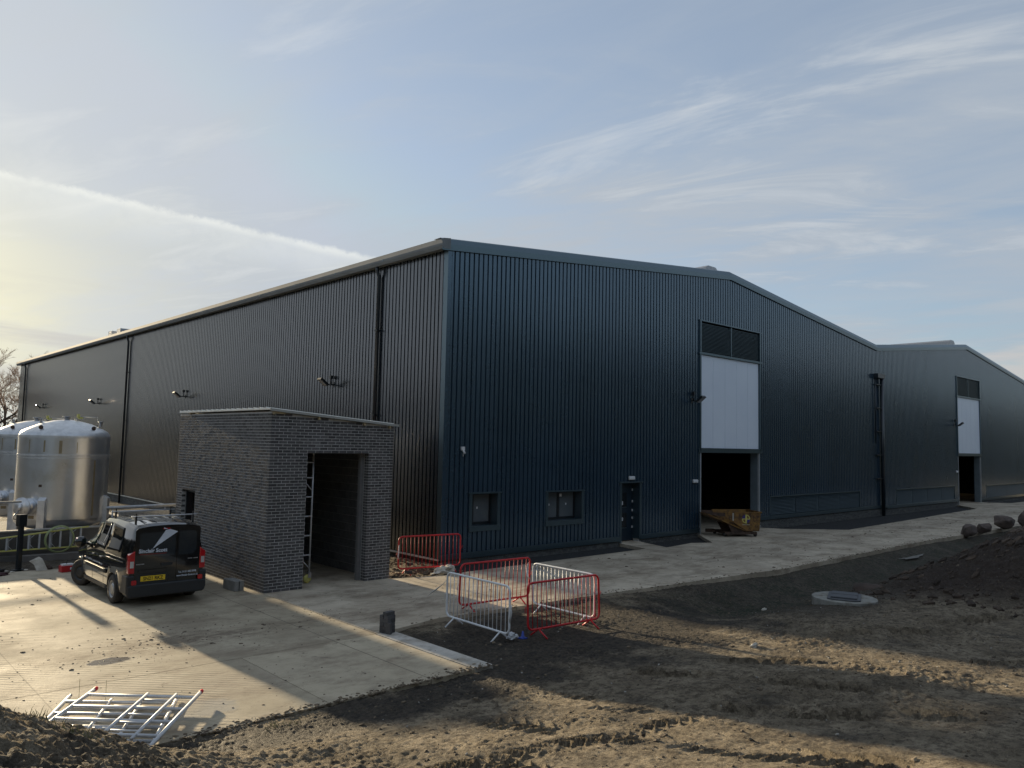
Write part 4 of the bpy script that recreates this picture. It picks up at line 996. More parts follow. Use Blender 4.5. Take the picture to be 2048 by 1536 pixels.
# roof bars
for yy_ in (.30,1.75):
    b=MB(); b.path([(-.72,yy_,1.93),(.72,yy_,1.93)],.016,8); rb_=b.build('roof_bar',m_alu,van)
    for s in (-1,1):
        b=MB(); b.box(s*.62-.018,s*.62+.018,yy_-.02,yy_+.02,1.76,1.93); b.box(s*.62-.012,s*.62+.012,yy_-.012,yy_+.012,1.93,2.0); b.build('bar_foot',m_blackp,rb_)
b=MB()
for k in range(5): xx=-.44+k*.22; b.path([(xx,.18,float(top(.18))+.012),(xx,.9,float(top(.9))+.008),(xx,2.1,float(top(2.1))+.010)],.010,6)
b.build('roof_rib',m_vb,van)
b=MB(); b.path([(.50,.2,.55),(.55,-.02,.75),(.60,-.04,1.0)],.006,5) # thin aerial-like rod leaning behind the bumper
# ================================================================ TANKS
def tank(cx,cy,lab):
    e=empty('steel_tank',(cx,cy,0),0,lab,'tank','stainless steel tanks behind the low wall'); r=1.38
    prof_=[(r,.92),(r,3.63)]; b=MB(); b.lathe(prof_,72); b.build('shell',m_stain,e)
    b=MB(); pr_=[(r,3.63),(r-.02,3.72),(r-.10,3.82),(r-.30,3.93),(r-.62,4.08),(r-1.0,4.18),(.0,4.23)]; b.lathe(pr_,72); b.build('domed_top',m_stain2,e)
    b=MB(); b.lathe([(r,.92),(r-.02,.80),(r-.12,.68),(r-.40,.58),(r-.9,.53),(0,.52)],72); b.build('dished_bottom',m_stain,e)
    for z0,z1,o in ((3.58,3.66,.008),(2.98,3.04,.02),(2.90,2.94,.012)):
        b=MB(); b.lathe([(r,z0),(r+o,z0),(r+o,z1),(r,z1)],72,smooth=False); b.build('band',m_stain2,e)
    for a in (-35,55,145,-125):
        c_,s_=math.cos(R(a)),math.sin(R(a)); mx=Matrix.Rotation(R(a),4,'Z')
        b=MB(); b.box(r-.06,r+.14,-.11,.11,0,1.55,mx); b.add([mx@Vector(p) for p in ((r-.02,-.11,1.55),(r+.14,-.11,1.55),(r-.02,-.11,1.66),(r-.02,.11,1.55),(r+.14,.11,1.55),(r-.02,.11,1.66))],[(0,1,2),(3,5,4),(1,4,5,2),(0,2,5,3)]); b.build('leg',m_stain2,e)
    for (a,rr,h,w) in ((0,0,.15,.14),(40,.55,.10,.09),(-20,1.05,.13,.09),(170,.75,.12,.07)):
        x,y=rr*math.cos(R(a)),rr*math.sin(R(a)); zt=4.22-.14*rr*rr*.9
        b=MB(); h*=.75; b.lathe([(w*.6,zt-.1),(w*.6,zt+h-.025),(w,zt+h-.025),(w,zt+h),(0,zt+h)],16,(x,y,0)); b.build('nozzle',m_galv,e)
    b=MB(); b.box(.32,.40,-.02,.06,4.3,4.42); b.box(.36,.50,-.02,.04,4.26,4.32); b.build('valve',m_yel,e)
    b=MB(); b.path([(.45,.0,4.33),(.95,-.1,4.33),(.95,-.1,4.08)],.012,6); b.build('vent_line',m_galv,e)
    for a in (-60,-140,20):
        b=MB(); mx=Matrix.Rotation(R(a),4,'Z'); b.lathe([(0,-.01),(.07,-.01),(.07,.01),(0,.01)],12,tuple(mx@Vector((r-.18,0,3.93))),ax='y'); b.build('lifting_lug',m_rust,e)
    for a,z0,z1,w in ((-150,3.10,3.52,.03),(-128,3.12,3.5,.05),(-108,3.08,3.50,.09),(-88,3.10,3.45,.02),(-62,1.0,2.85,.07),(-140,.95,1.05,.2)):
        b=MB(); mx=Matrix.Rotation(R(a),4,'Z'); b.box(r-.01,r+.004,-w/2,w/2,z0,z1,mx); b.build('weld_stain',mat('weld_stain',(.36,.30,.20),.4,.6),e)
    b=MB(); mx=Matrix.Rotation(R(-130),4,'Z'); b.box(r+.001,r+.006,-.05,.05,1.98,2.06,mx); b.build('data_plate',m_rust,e)
    # manway low on the front left
    dirv=Vector((-.80,-.60,0)); c0=dirv*(r-.1)+Vector((0,0,1.35)); c1=dirv*(r+.30)+Vector((0,0,1.35))
    b=MB(); b.path([c0,c1],.26,20); mw=b.build('manway',m_stain,e)
    b=MB(); b.path([c1,c1+dirv*.05],.31,20); b.path([c1+dirv*.05+Vector((0,0,.1)),c1+dirv*.12+Vector((0,0,-.1))],.05,8); b.build('manway_door',m_stain2,mw)
    b=MB(); b.path([c1+Vector((-.1,-.1,-.1)),c1+Vector((-.25,-.2,-.25)),c1+Vector((-.25,-.2,-.35)),c1+Vector((-.1,-.1,-.38))],.018,8); b.build('handle',m_galv,mw)
    return e
tank(-7.90,11.0,'nearest stainless steel tank, the whole one behind the bund wall')
tank(-7.93,15.3,'farther stainless steel tank, cut off by the left picture edge')
b=MB(); b.box(-12.5,-9.35,9.55,9.62,1.52,1.58); tag(b.build('steel_rail',m_galv),'horizontal steel rail running left from the near tank','rail')
# bund wall
bw_=empty('bund_wall',(0,0,0),0,'low stained concrete retaining wall in front of the steel tanks','wall')
b=MB(); b.box(-18,-5.8,8.25,8.45,-.3,.76); b.build('front_wall',m_wallc,bw_)
b=MB(); b.box(-6.0,-5.8,8.45,18,-.3,.76); b.build('side_wall',m_wallc,bw_)
b=MB(); b.box(-18.02,-5.78,8.23,8.47,.76,.80); b.box(-6.02,-5.78,8.47,18.02,.76,.80); b.build('coping',m_cope,bw_)
b=MB(); b.box(-18,-5.7,7.95,8.25,-.3,.06); b.build('footing',m_wallc,bw_)
b=MB(); b.box(-18,-5.8,8.45,19,-.3,.05); tag(b.build('tank_base_slab',m_wallc),kind='structure')
# ladder on its side
ld=empty('step_ladder',(-10.1,7.9,0),0,'long yellow ladder with aluminium rungs lying on its side against the wall','ladder')
def zt_(x): return .63+.093*x
for p0,p1 in (((-2.6,.02,.25),(2.3,.02,.25)),((-2.6,.02,zt_(-2.6)),(2.3,.02,zt_(2.3)))):
    b=MB(); d=Vector(p1)-Vector(p0); ang=math.atan2(d.z,d.x); mx=Matrix.Translation(p0)@Matrix.Rotation(-ang,4,'Y'); b.box(0,d.length,-.04,.04,-.018,.018,mx); b.build('rail',m_yel,ld)
for i in range(17):
    x=-2.4+i*.28; b=MB(); b.box(x-.022,x+.022,-.03,.03,.26,zt_(x)-.01); b.build('rung',m_alu,ld)
    if i%2: b=MB(); b.box(x+.03,x+.065,.0,.05,.26,zt_(x)-.01); b.build('rear_rung',m_galv,ld); b=MB(); b.tube((x+.03,-.01,zt_(x)-.12),(x+.14,-.01,zt_(x)-.02),.008,5); b.tube((x+.03,-.01,.40),(x+.14,-.01,.28),.008,5); b.build('rung_brace',m_alu,ld)
b=MB()
for k in range(4): 
    r_=.37+.012*k; b.path([(r_*math.cos(2*math.pi*i/36),.012*k,r_*math.sin(2*math.pi*i/36)*1.0) for i in range(36)],.010,6,closed=True)
o=b.build('hose_coil',m_hose); o.location=(-8.62,7.78,.52); tag(o,'coil of pale green hose hung over the ladder','hose')
# post
ps=empty('black_post',(-10.05,5.75,0),R(20),'slim black post with a square head standing at the yard edge','post')
b=MB(); b.box(-.055,.055,-.055,.055,-.05,1.18); b.build('shaft',m_blackp,ps,bev=.008)
b=MB(); b.box(-.105,.105,-.085,.085,1.18,1.50); b.build('head',m_blackp,ps,bev=.008)
b=MB(); b.box(-.14,.14,-.12,.12,-.01,.015); b.build('base_plate',m_blackp,ps)
# pipework on the ground behind the van
pw=empty('pipe_run',(0,0,0),0,'galvanised pipe run on short stands between tanks and brick hut','pipework')
b=MB(); b.path([(-7.85,6.0,1.56),(-5.9,6.0,1.58),(-5.6,6.0,1.58)],.05,10); b.build('pipe',m_galv,pw)
b=MB(); b.box(-7.5,-6.08,5.90,6.05,1.28,1.43); b.build('cable_tray',m_galv,pw)
for x in (-7.7,-6.2):
    b=MB(); b.tube((x,5.95,-.1),(x,5.95,1.52),.022,6); b.build('stand',m_galv,pw)
b=MB(); b.box(-9.6,-5.2,7.6,7.9,-.15,.10); 
tag(b.build('timber_sleeper',mat('grey_timber',(.16,.15,.14),.85,0,None,5)),'long grey timber sleeper lying at the foot of the bund wall','timber')
# toolbox, rag, debris
tb=empty('tool_box',(-9.02,4.75,0),R(8),'open red metal toolbox beside the van front wheel','toolbox')
b=MB(); b.box(-.26,.26,-.11,.11,0,.17); b.build('box',m_toolred,tb,bev=.01)
b=MB(); b.box(-.22,.05,-.09,.09,.17,.21); b.build('tray',m_white,tb)
b=MB(); b.path([(-.1,0,.2),(-.1,0,.3),(.2,0,.3),(.2,0,.2)],.012,6); b.build('carry_handle',m_black,tb)
b=MB(); b.box(-.05,.0,-.115,-.11,.06,.12); b.build('catch',m_white,tb)
crumple('power_tool',(-8.72,4.9,.02),.17,.10,.20,m_black,'dark bulky power tool behind the red toolbox','tool',21)
# leaning white sheet
b=MB(); b.add([(-.22,0,.26),(.02,.05,.36),(.10,.0,.30),(.22,-.10,.0),(-.05,-.12,.0),(-.10,-.02,.16)],[(0,5,2,1),(5,4,3,2)]); o=b.build('paper_sheet',m_sack,recalc=False); o.location=(-9.66,5.4,.0); o.modifiers.new('s','SOLIDIFY').thickness=.006; tag(o,'folded white paper bag standing on concrete right of the post','paper bag')
crumple('cardboard_scrap',(-9.42,5.45,.0),.12,.10,.10,m_rust,'brown cardboard scrap behind the white paper bag','cardboard',33)
crumple('cloth_heap',(-10.75,5.1,.0),.42,.22,.07,mat('dark_red_cloth',(.05,.015,.018),.8),'dark red cloth heap on the concrete at the left edge','cloth',40)
crumple('tool_bag',(-10.75,5.6,.0),.34,.18,.13,m_black,'black tool bag lying beyond the dark red cloth','bag',44)
for i,(x,y,s_,w_) in enumerate(((-10.25,5.45,.06,'largest pale litter scrap, just left of the black post'),(-10.33,5.7,.04,'tiny pale litter scrap behind and left of the black post'),(-9.9,5.6,.05,'pale litter scrap just right of the black post'),(-10.5,5.3,.05,'pale litter scrap beside the dark red cloth'))): crumple('litter_scrap',(x,y,.0),s_,s_,s_*.5,m_sack,w_,'litter',50+i,'litter scraps round the post',2)
# concrete block & brick stack
cb=empty('concrete_block',(-6.62,-.28,0),R(4),'single grey concrete block standing beside the hut wall','block')
b=MB(); b.box(-.12,-.012,-.30,.30,0,.24); b.build('block_half',m_conc,cb,bev=.006)
b=MB(); b.box(.012,.12,-.30,.30,0,.24); b.build('block_half',m_conc,cb,bev=.006)
b=MB(); b.box(-.013,.013,-.27,.27,0.01,.22); b.build('joint',m_ink,cb)
# stack of loose bricks at the slab corner: every brick is a thing
sb_=MB(); sb_.box(-.1075,.1075,-.051,.051,0,.065); sme=sb_.mesh('loose_brick',m_brick)
rows=[(0,0,0),(0,1,0),(1,0,90),(1,1,90),(2,0,0),(2,1,0),(3,0,90),(3,1,90),(4,0,0),(4,1,0),(5,0,0)]
lv=['bottom layer','second layer','third layer','fourth layer','fifth layer','top']
for (k,j,a) in rows:
    o=bpy.data.objects.new('loose_brick',sme); COL.objects.link(o); A=R(a+10+random.uniform(-5,5)); off=(j-.5)*.108 if k<5 else -.03
    c_,s_=(0,off) if a==0 else (off,0)
    ca,sa=math.cos(R(10)),math.sin(R(10)); o.location=(-6.07+c_*ca-s_*sa,-6.18+c_*sa+s_*ca,k*.068+.001); o.rotation_euler=(0,0,A)
    if k<5: tag(o,('left' if j==0 else 'right')+' grey brick in the '+lv[k]+' of the stack at the slab corner','brick','loose bricks stacked at the slab corner')
    else: tag(o,'topmost grey brick of the stack at the slab corner','brick','loose bricks stacked at the slab corner')
for k,(x,y) in enumerate(((-6.15,-6.32),(-5.98,-6.05))):
    o=bpy.data.objects.new('loose_brick',sme); COL.objects.link(o); o.location=(x,y,.052); o.rotation_euler=(0,R(90),R(20)); o.location.z=.108
    tag(o,'grey brick stood on end against the '+('near' if k==0 else 'far')+' side of the small stack','brick','loose bricks stacked at the slab corner')
    o.location.z=.1075
# ================================================================ SCAFFOLD FRAMES on ground
def sframe(loc,rz_,lab,z,L,Wd,nr,reds):
    e=empty('scaffold_section',(loc[0],loc[1],z),rz_,lab,'scaffolding','aluminium scaffold frames lying on the concrete')
    for yy_ in (0,Wd):
        b=MB(); b.tube((0,yy_,0),(L,yy_,0),.026,10); b.build('rail',m_alu,e)
        if reds:
            b=MB(); b.tube((L,yy_,0),(L+.07,yy_,0),.030,10,.022); b.build('end_cap',m_red,e)
        else:
            b=MB(); b.tube((L,yy_,0),(L+.06,yy_,0),.018,10); b.build('spigot',m_alu,e)
    for i in range(nr):
        x=.16+(L-.32)*i/(nr-1); b=MB(); b.tube((x,0,0),(x,Wd,0),.022,10); b.build('rung',m_alu,e)
    return e
def lframe(F,dl_,dw,z,L,Wd,lab,reds,lad):
    e=empty('scaffold_section',(F[0],F[1],z),0,lab,'scaffolding','aluminium scaffold frames lying on the concrete')
    l=Vector((dl_[0],dl_[1],0)).normalized(); w=Vector((dw[0],dw[1],0)).normalized()
    P=lambda a,c,h=0:tuple(l*a+w*c+Vector((0,0,h)))
    for c in (0,Wd):
        b=MB(); b.tube(P(0,c),P(L,c),.026,10); b.build('rail',m_alu,e)
        b=MB(); b.tube(P(-.08,c),P(.0,c),.020 if not reds else .029,10); b.build('end_cap',m_red if reds else m_galv,e)
    for i,a in enumerate((.20,.67,1.14,1.61)):
        b=MB(); b.tube(P(a,0),P(a,Wd),.023,10); b.build('rung',m_alu,e)
    for c in lad:
        b=MB(); b.tube(P(.13,c,.012),P(L-.2,c,.012),.022,10); b.build('ladder_rail',m_alu,e)
    for i in range(5):
        a=.35+.28*i; b=MB(); b.tube(P(a,lad[0],-.0),P(a,lad[1],-.0),.014,8); b.build('ladder_rung',m_alu,e)
    return e
lframe((-11.46,-6.86),(-.605,-.796),(.72,-.69),.125,1.95,1.51,'upper aluminium scaffold frame with red end caps lying by the mud bank',True,(.82,1.22))
lframe((-11.73,-6.70),(-.48,-.87),(.75,-.66),.045,1.9,1.50,'lower aluminium scaffold frame lying underneath the red-capped one',False,(.62,1.05))
# ================================================================ SKIP
sk=empty('tipping_skip',(14.15,-1.18,0),math.atan2(-.54,.84),'rusty yellow tipping skip with round blue and yellow logo in the tall doorway','skip')
# local: x along side (left lip -> right back), y depth away from camera
prof_=[(-.95,1.02),(1.62,1.08),(1.56,.30),(.98,.27),(.02,.72)]
def shell(y0,y1,tk=.03):
    b=MB()
    for ya in (y0,y1-tk):
        pp=[(-.0,1.00),(1.62,1.05),(1.56,.27),(.98,.25),(.02,.84)] if ya==y0 else [(-.0,1.00),(1.62,1.05),(1.56,.27),(.98,.25),(.02,.84)]
        b.prism(pp,lambda a,c,h:(a,h,c),ya,ya+tk)
    return b
shell(0,1.25).build('side_wall',m_skip,sk,bev=.004)
b=MB(); b.prism([(1.56,.27),(1.62,1.05),(1.585,1.05),(1.53,.27)],lambda a,c,h:(a,h,c),.03,1.22); b.build('back_wall',m_skip,sk)
b=MB(); b.prism([(1.56,.24),(.97,.22),(-.75,.93),(-.75,.96),(.97,.25),(1.56,.27)],lambda a,c,h:(a,h,c),.03,1.22); b.build('sloping_floor',m_skip,sk)
for ya in (0.0,1.22):
    b=MB(); b.add([(.02,ya,.84),(.0,ya,1.0),(-.8,ya+(.12 if ya==0 else -.12),1.03),(-.75,ya+(.10 if ya==0 else -.10),.93),(.02,ya+.03,.84),(.0,ya+.03,1.0),(-.8,ya+.03+(.12 if ya==0 else -.12),1.03),(-.75,ya+.03+(.10 if ya==0 else -.10),.93)],[(0,1,2,3),(4,7,6,5),(1,5,6,2),(0,3,7,4)]); b.build('lip_cheek',m_rust,sk)
b=MB(); b.box(-.02,1.66,-.03,.0,1.0,1.05); b.box(1.58,1.64,-.03,1.28,1.0,1.06); b.box(-.02,1.66,1.25,1.28,1.0,1.05); b.build('rim_rail',m_skip,sk)
b=MB(); b.box(.33,.39,-.012,-.004,.68,1.0); b.build('pale_scrape',mat('bare_steel_scrape',(.55,.53,.48),.4,.3),sk)
b=MB(); b.box(.02,1.48,.05,.17,.10,.20); b.box(.02,1.48,1.05,1.17,.10,.20); b.box(1.40,1.48,.17,1.05,.10,.18); b.box(.02,.12,.17,1.05,.10,.18); b.box(-.35,.02,1.03,1.19,.08,.22); b.build('base_frame',m_rust,sk)
b=MB(); b.prism([(.35,.20),(1.0,.20),(.95,.26),(.15,.58)],lambda a,c,h:(a,h,c),.10,.14); b.prism([(.35,.20),(1.0,.20),(.95,.26),(.15,.58)],lambda a,c,h:(a,h,c),1.08,1.12); b.build('rocker_bracket',m_rust,sk)
for (x,y) in ((.05,.11),(1.42,.11),(.05,1.11),(1.42,1.11)):
    b=MB(); b.lathe([(0,-.035),(.075,-.035),(.085,0),(.075,.035),(0,.035)],16,(x,y,.085),ax='y'); b.build('castor_wheel',m_black,sk)
# logo
lc=(.95,.75); rr=.185
def sector(r0,r1,a0,a1,mt,nm,off):
    b=MB(); P_=[]
    for k in range(9): t=R(a0+(a1-a0)*k/8); P_.append((lc[0]+r1*math.cos(t),lc[1]+r1*math.sin(t)))
    for k in range(9): t=R(a1+(a0-a1)*k/8); P_.append((lc[0]+r0*math.cos(t),lc[1]+r0*math.sin(t)))
    if r0==0: P_=P_[:9]+[lc]
    b.prism(P_,lambda a,c,h:(a,h,c),off,-.001); return b.build(nm,mt,sk)
sector(.0,rr,90,180,m_logob,'logo_quadrant',-.006); sector(.0,rr,-90,0,m_logob,'logo_quadrant',-.006)
sector(.145,rr,0,90,m_logoy,'logo_ring',-.008); sector(.145,rr,180,270,m_logoy,'logo_ring',-.008)
b=MB(); b.box(lc[0]-.035,lc[0]+.035,-.010,-.001,lc[1]-.185,lc[1]+.185); b.box(lc[0]-.175,lc[0]-.035,-.009,-.001,lc[1]-.018,lc[1]+.018); b.box(lc[0]+.035,lc[0]+.175,-.009,-.001,lc[1]-.018,lc[1]+.018); b.build('logo_bar',m_logoy,sk)
b=MB()
for i in range(9): b.box(lc[0]-.17+i*.038,lc[0]-.17+i*.038+.026,-.008,-.001,lc[1]-.255,lc[1]-.215)
b.build('worn_lettering',mat('worn_pale_paint',(.42,.38,.28),.6),sk)
# ================================================================ MANHOLE
mz=gh(4.55,-10.35)-.20
mh=empty('manhole_ring',(4.62,-10.42,mz),R(22),'round concrete manhole ring with a rectangular cover in the soil','manhole')
b=MB(); b.lathe([(.76,-.3),(.76,.30),(.75,.315),(.0,.315)],48,smooth=False); b.build('ring',mat('manhole_concrete',(.30,.30,.27),.85,0,(.20,.20,.18),5,bump=.4,dirt=(.14,.12,.09),dscale=3),mh)
b=MB(); b.prism([(-.64,-.26),(-.54,-.40),(.54,-.40),(.64,-.26),(.64,.26),(.54,.40),(-.54,.40),(-.64,.26)],lambda a,c,h:(a*.88,c*.95,h),.315,.35); b.build('cover_frame',mat('cover_grey',(.075,.08,.09),.55,0,None,5),mh,bev=.012)
b=MB(); b.box(-.44,.42,-.30,.30,.35,.385); b.build('cover',mat('cover_grey',(.075,.08,.09),.55),mh,bev=.008)
b=MB(); b.box(-.012,.012,-.30,.30,.3851,.389); b.build('cover_seam',m_black,mh)
# ================================================================ BOULDERS
def boulder(x,y,sx,sy,sz,lab,seed,dz=0):
    import bmesh
    bm=bmesh.new(); bmesh.ops.create_icosphere(bm,subdivisions=4,radius=1)
    P=np.array([v.co[:] for v in bm.verts]); rs_=np.random.default_rng(seed)
    for i in range(20):   # knock flats into the stone
        d=rs_.normal(size=3); d/=np.linalg.norm(d); t=P@d; lim=rs_.uniform(.62,.88); P=P-np.outer(np.clip(t-lim,0,None)*.9,d)
    k=1+.15*fbm(P[:,0]+seed,P[:,1]*1.3+P[:,2],.8,4,seed%30)
    for v,p,s in zip(bm.verts,P,k): v.co=Vector((p[0]*sx*s,p[1]*sy*s,p[2]*sz*s))
    me=bpy.data.meshes.new('boulder'); bm.to_mesh(me); bm.free(); me.materials.append(m_stone)
    for p in me.polygons: p.use_smooth=True
    o=bpy.data.objects.new('boulder',me); COL.objects.link(o); e_=o.modifiers.new('e','EDGE_SPLIT'); e_.split_angle=R(40); o.location=(x,y,dz+sz*.55); o.rotation_euler=(0,0,seed); return tag(o,lab,'boulder','boulders along the road edge')
boulder(25.0,-7.15,0.50,0.36,0.34,'leftmost reddish flat boulder at the road edge',3)
boulder(26.6,-7.3,0.34,0.34,0.32,'small blocky boulder, second from left at the road edge',4,.05)
boulder(29.5,-7.4,0.60,0.48,0.40,'large rounded boulder, third from left at the road edge',5,.1)
boulder(31.6,-8.0,0.60,0.56,0.64,'tallest boulder of the road edge row, cut by the picture edge',6,.1)
boulder(7.6,-9.9,.72,.5,.22,'brown boulder half buried at the foot of the soil heap',7,-.30)['label']
bpy.data.objects['boulder.004'].data.materials[0]=mat('brown_stone',(.075,.05,.038),.9,0,(.045,.032,.025),4,bump=.6,bscale=14)
# ================================================================ CLODS AND STONES
def clod(b,x,y,z,s,flat=.5):
    n=6; vs=[(x,y,z+s*flat)]; 
    for i in range(n):
        a=2*math.pi*i/n+random.random()*.7; r_=s*random.uniform(.6,1.2); vs.append((x+r_*math.cos(a),y+r_*math.sin(a)*random.uniform(.6,1),z+s*flat*random.uniform(.2,.7)))
    for i in range(n): p=vs[1+i]; vs.append((p[0],p[1],z-s*.2))
    b.add(vs,[(0,1+i,1+(i+1)%n) for i in range(n)]+[(1+i,7+i,7+(i+1)%n,1+(i+1)%n) for i in range(n)])
m_clod=mat('mud_clod',(.15,.115,.082),.95,0,(.08,.062,.045),9,bump=.6,rnd=.6,coords='World')
cb_=MB()
for i in range(1900):
    u=random.random()
    if u<.45: x,y=random.uniform(-16,-5.95),random.uniform(-9.0,4)
    elif u<.55: x,y=random.gauss(-9.8,1.0),random.gauss(-4.4,.6)
    elif u<.65: x,y=random.gauss(-7.6,1.8),random.gauss(-4.3,.9)
    else: x=random.uniform(-5,45); y=random.uniform(-6.2,-2.0)-(.6 if x>8 else 0)
    if x>-9.6 and x<-7.4 and y>-1.2: continue
    s_=random.choice((.006,.008,.010,.014,.020)) if random.random()>.03 else .038
    if x>4: s_*=1.7
    clod(cb_,x,y,0,s_,.45)
o=cb_.build('mud_crumbs',m_clod,recalc=False); o['kind']='stuff'; tag(o,'crumbs of dried mud scattered over the concrete','mud')
cb_=MB()
for i in range(5200):
    x=random.uniform(-15,4) if i%4 else random.uniform(2,14); y=random.uniform(-17,-6.2)
    if conc_mask(np.array(x),np.array(y)): continue
    clod(cb_,x,y,0,random.choice((.008,.011,.015,.022)) if random.random()>.04 else random.uniform(.03,.05),.7)
V=np.array(cb_.v); zz=height(V[:,0],V[:,1]); V[:,2]+=zz; cb_.v=[tuple(p) for p in V]
m_clod2=mat('soil_clod',(.19,.15,.10),.95,0,(.08,.062,.045),6,bump=.6,rnd=.8,coords='World')
o=cb_.build('soil_clods',m_clod2,recalc=False); o['kind']='stuff'; tag(o,'loose clods and stones lying on the churned mud','soil')
# mud spilled over the slab and road edges, lumps on the heap
cb_=MB()
for i in range(900):
    if i%2: x=random.uniform(-11.2,-5.9); y=-9.1+abs(random.gauss(0,.10))-.05
    else: x=random.uniform(-5.5,24); y=float(np.interp(x,[-6,-4.5,1,8,20,40],[-5.95,-5.8,-6.25,-6.95,-6.85,-7.6]))+abs(random.gauss(0,.16))-.05
    clod(cb_,x,y,0,random.choice((.010,.016,.024,.035)),.5)
o=cb_.build('edge_mud',m_clod2,recalc=False); o['kind']='stuff'; tag(o,'mud crumbled over the edges of slab and road','mud')
cb_=MB()
for i in range(1400):
    x=random.uniform(5.5,24); y=random.uniform(-15,-9.6); clod(cb_,x,y,0,random.choice((.03,.05,.07,.10,.16)) if random.random()>.5 else .03,.7)
V=np.array(cb_.v); V[:,2]+=height(V[:,0],V[:,1]); cb_.v=[tuple(p) for p in V]
o=cb_.build('heap_lumps',mat('heap_lump_soil',(.085,.062,.045),.95,0,(.04,.028,.02),6,bump=.6,rnd=.9,coords='World'),recalc=False); o['kind']='stuff'; tag(o,'lumps and stones lying on the spoil heap','soil')
# pale stones
cb_=MB()
for i in range(170):
    x,y=random.uniform(-14,6),random.uniform(-16,-6.4)
    if conc_mask(np.array(x),np.array(y)): continue
    clod(cb_,x,y,0,random.uniform(.008,.022),.8)
V=np.array(cb_.v); V[:,2]+=height(V[:,0],V[:,1])+.008; cb_.v=[tuple(p) for p in V]
o=cb_.build('pale_pebbles',mat('pale_stone',(.42,.40,.36),.8),recalc=False); o['kind']='stuff'; tag(o,'pale pebbles scattered over the mud','pebbles')
for k,(px,py,lab) in enumerate(((1508,1294,'white crumpled litter on the shaded mud right of the barriers'),(1528,1221,'white litter scrap in the dark hollow before the manhole'),(1368,1142,'tiny white cup standing at the road edge'))):
    d=ray(px,py); t=(-.1-CAM.z)/d.z; p=CAM+d*t
    for _ in range(12): t=(gh(p.x,p.y)-CAM.z)/d.z; p=CAM+d*t
    crumple('litter',(p.x,p.y,gh(p.x,p.y)+.01),.10 if k<2 else .035,.05 if k<2 else .035,.06,m_sack,lab,'litter',70+k)
# rubble by the hut: soil corner
cb_=MB()
for i in range(420):
    x,y=random.uniform(-2.6,-.1),random.uniform(-1.25,3.0)
    clod(cb_,x,y,-.05,random.uniform(.015,.06),.6)
o=cb_.build('rubble',m_clod2,recalc=False); o['kind']='stuff'; tag(o,'soil and rubble between hut and warehouse wall','rubble')
for k,(x,y,a,lab) in enumerate(((-1.0,.2,20,'dark loose brick lying on the rubble behind the lone red barrier'),(-1.9,-1.0,-30,'black brick offcut lying at the hut corner'))):
    o=bpy.data.objects.new('loose_brick',sme); COL.objects.link(o); o.location=(x,y,.03); o.rotation_euler=(.1,.1,R(a)); tag(o,lab,'brick')
# grass tufts on the bank
gb=MB()
def tuft(cx,cy,n,h):
    for i in range(n):
        x,y=random.gauss(cx,.10),random.gauss(cy,.10); z=gh(x,y)-.01; a=random.uniform(0,6.28); hh=h*random.uniform(.5,1.2); w=.004; lx,ly=math.cos(a)*hh*.5,math.sin(a)*hh*.5
        gb.add([(x-w,y,z),(x+w,y,z),(x+lx*.5+w*.6,y+ly*.5,z+hh*.65),(x+lx*.5-w*.6,y+ly*.5,z+hh*.65),(x+lx,y+ly,z+hh)],[(0,1,2,3),(3,2,4)])
for (cx,cy,n,h) in ((-13.6,-10.6,40,.10),(-13.0,-10.9,26,.09),(-12.75,-11.2,22,.09),(-13.9,-11.6,26,.10),(-10.0,-9.45,36,.07),(-9.7,-9.5,20,.05),(-14.3,-10.2,30,.1),(-8.2,-11.7,12,.05)): tuft(cx,cy,n,h)
for (x,y) in ((-11.66,-6.9),(-11.4,-7.2)): 
    gb.add([(x,y,0),(x+.006,y,0),(x+.01,y+.03,.32),(x+.005,y+.03,.32)],[(0,1,2,3)])
o=gb.build('grass_tufts',mat('grass_blade',(.12,.15,.045),.6,0,(.20,.19,.08),9,coords='World'),recalc=False); o['kind']='stuff'; tag(o,'sparse young grass blades on the mud bank','grass')
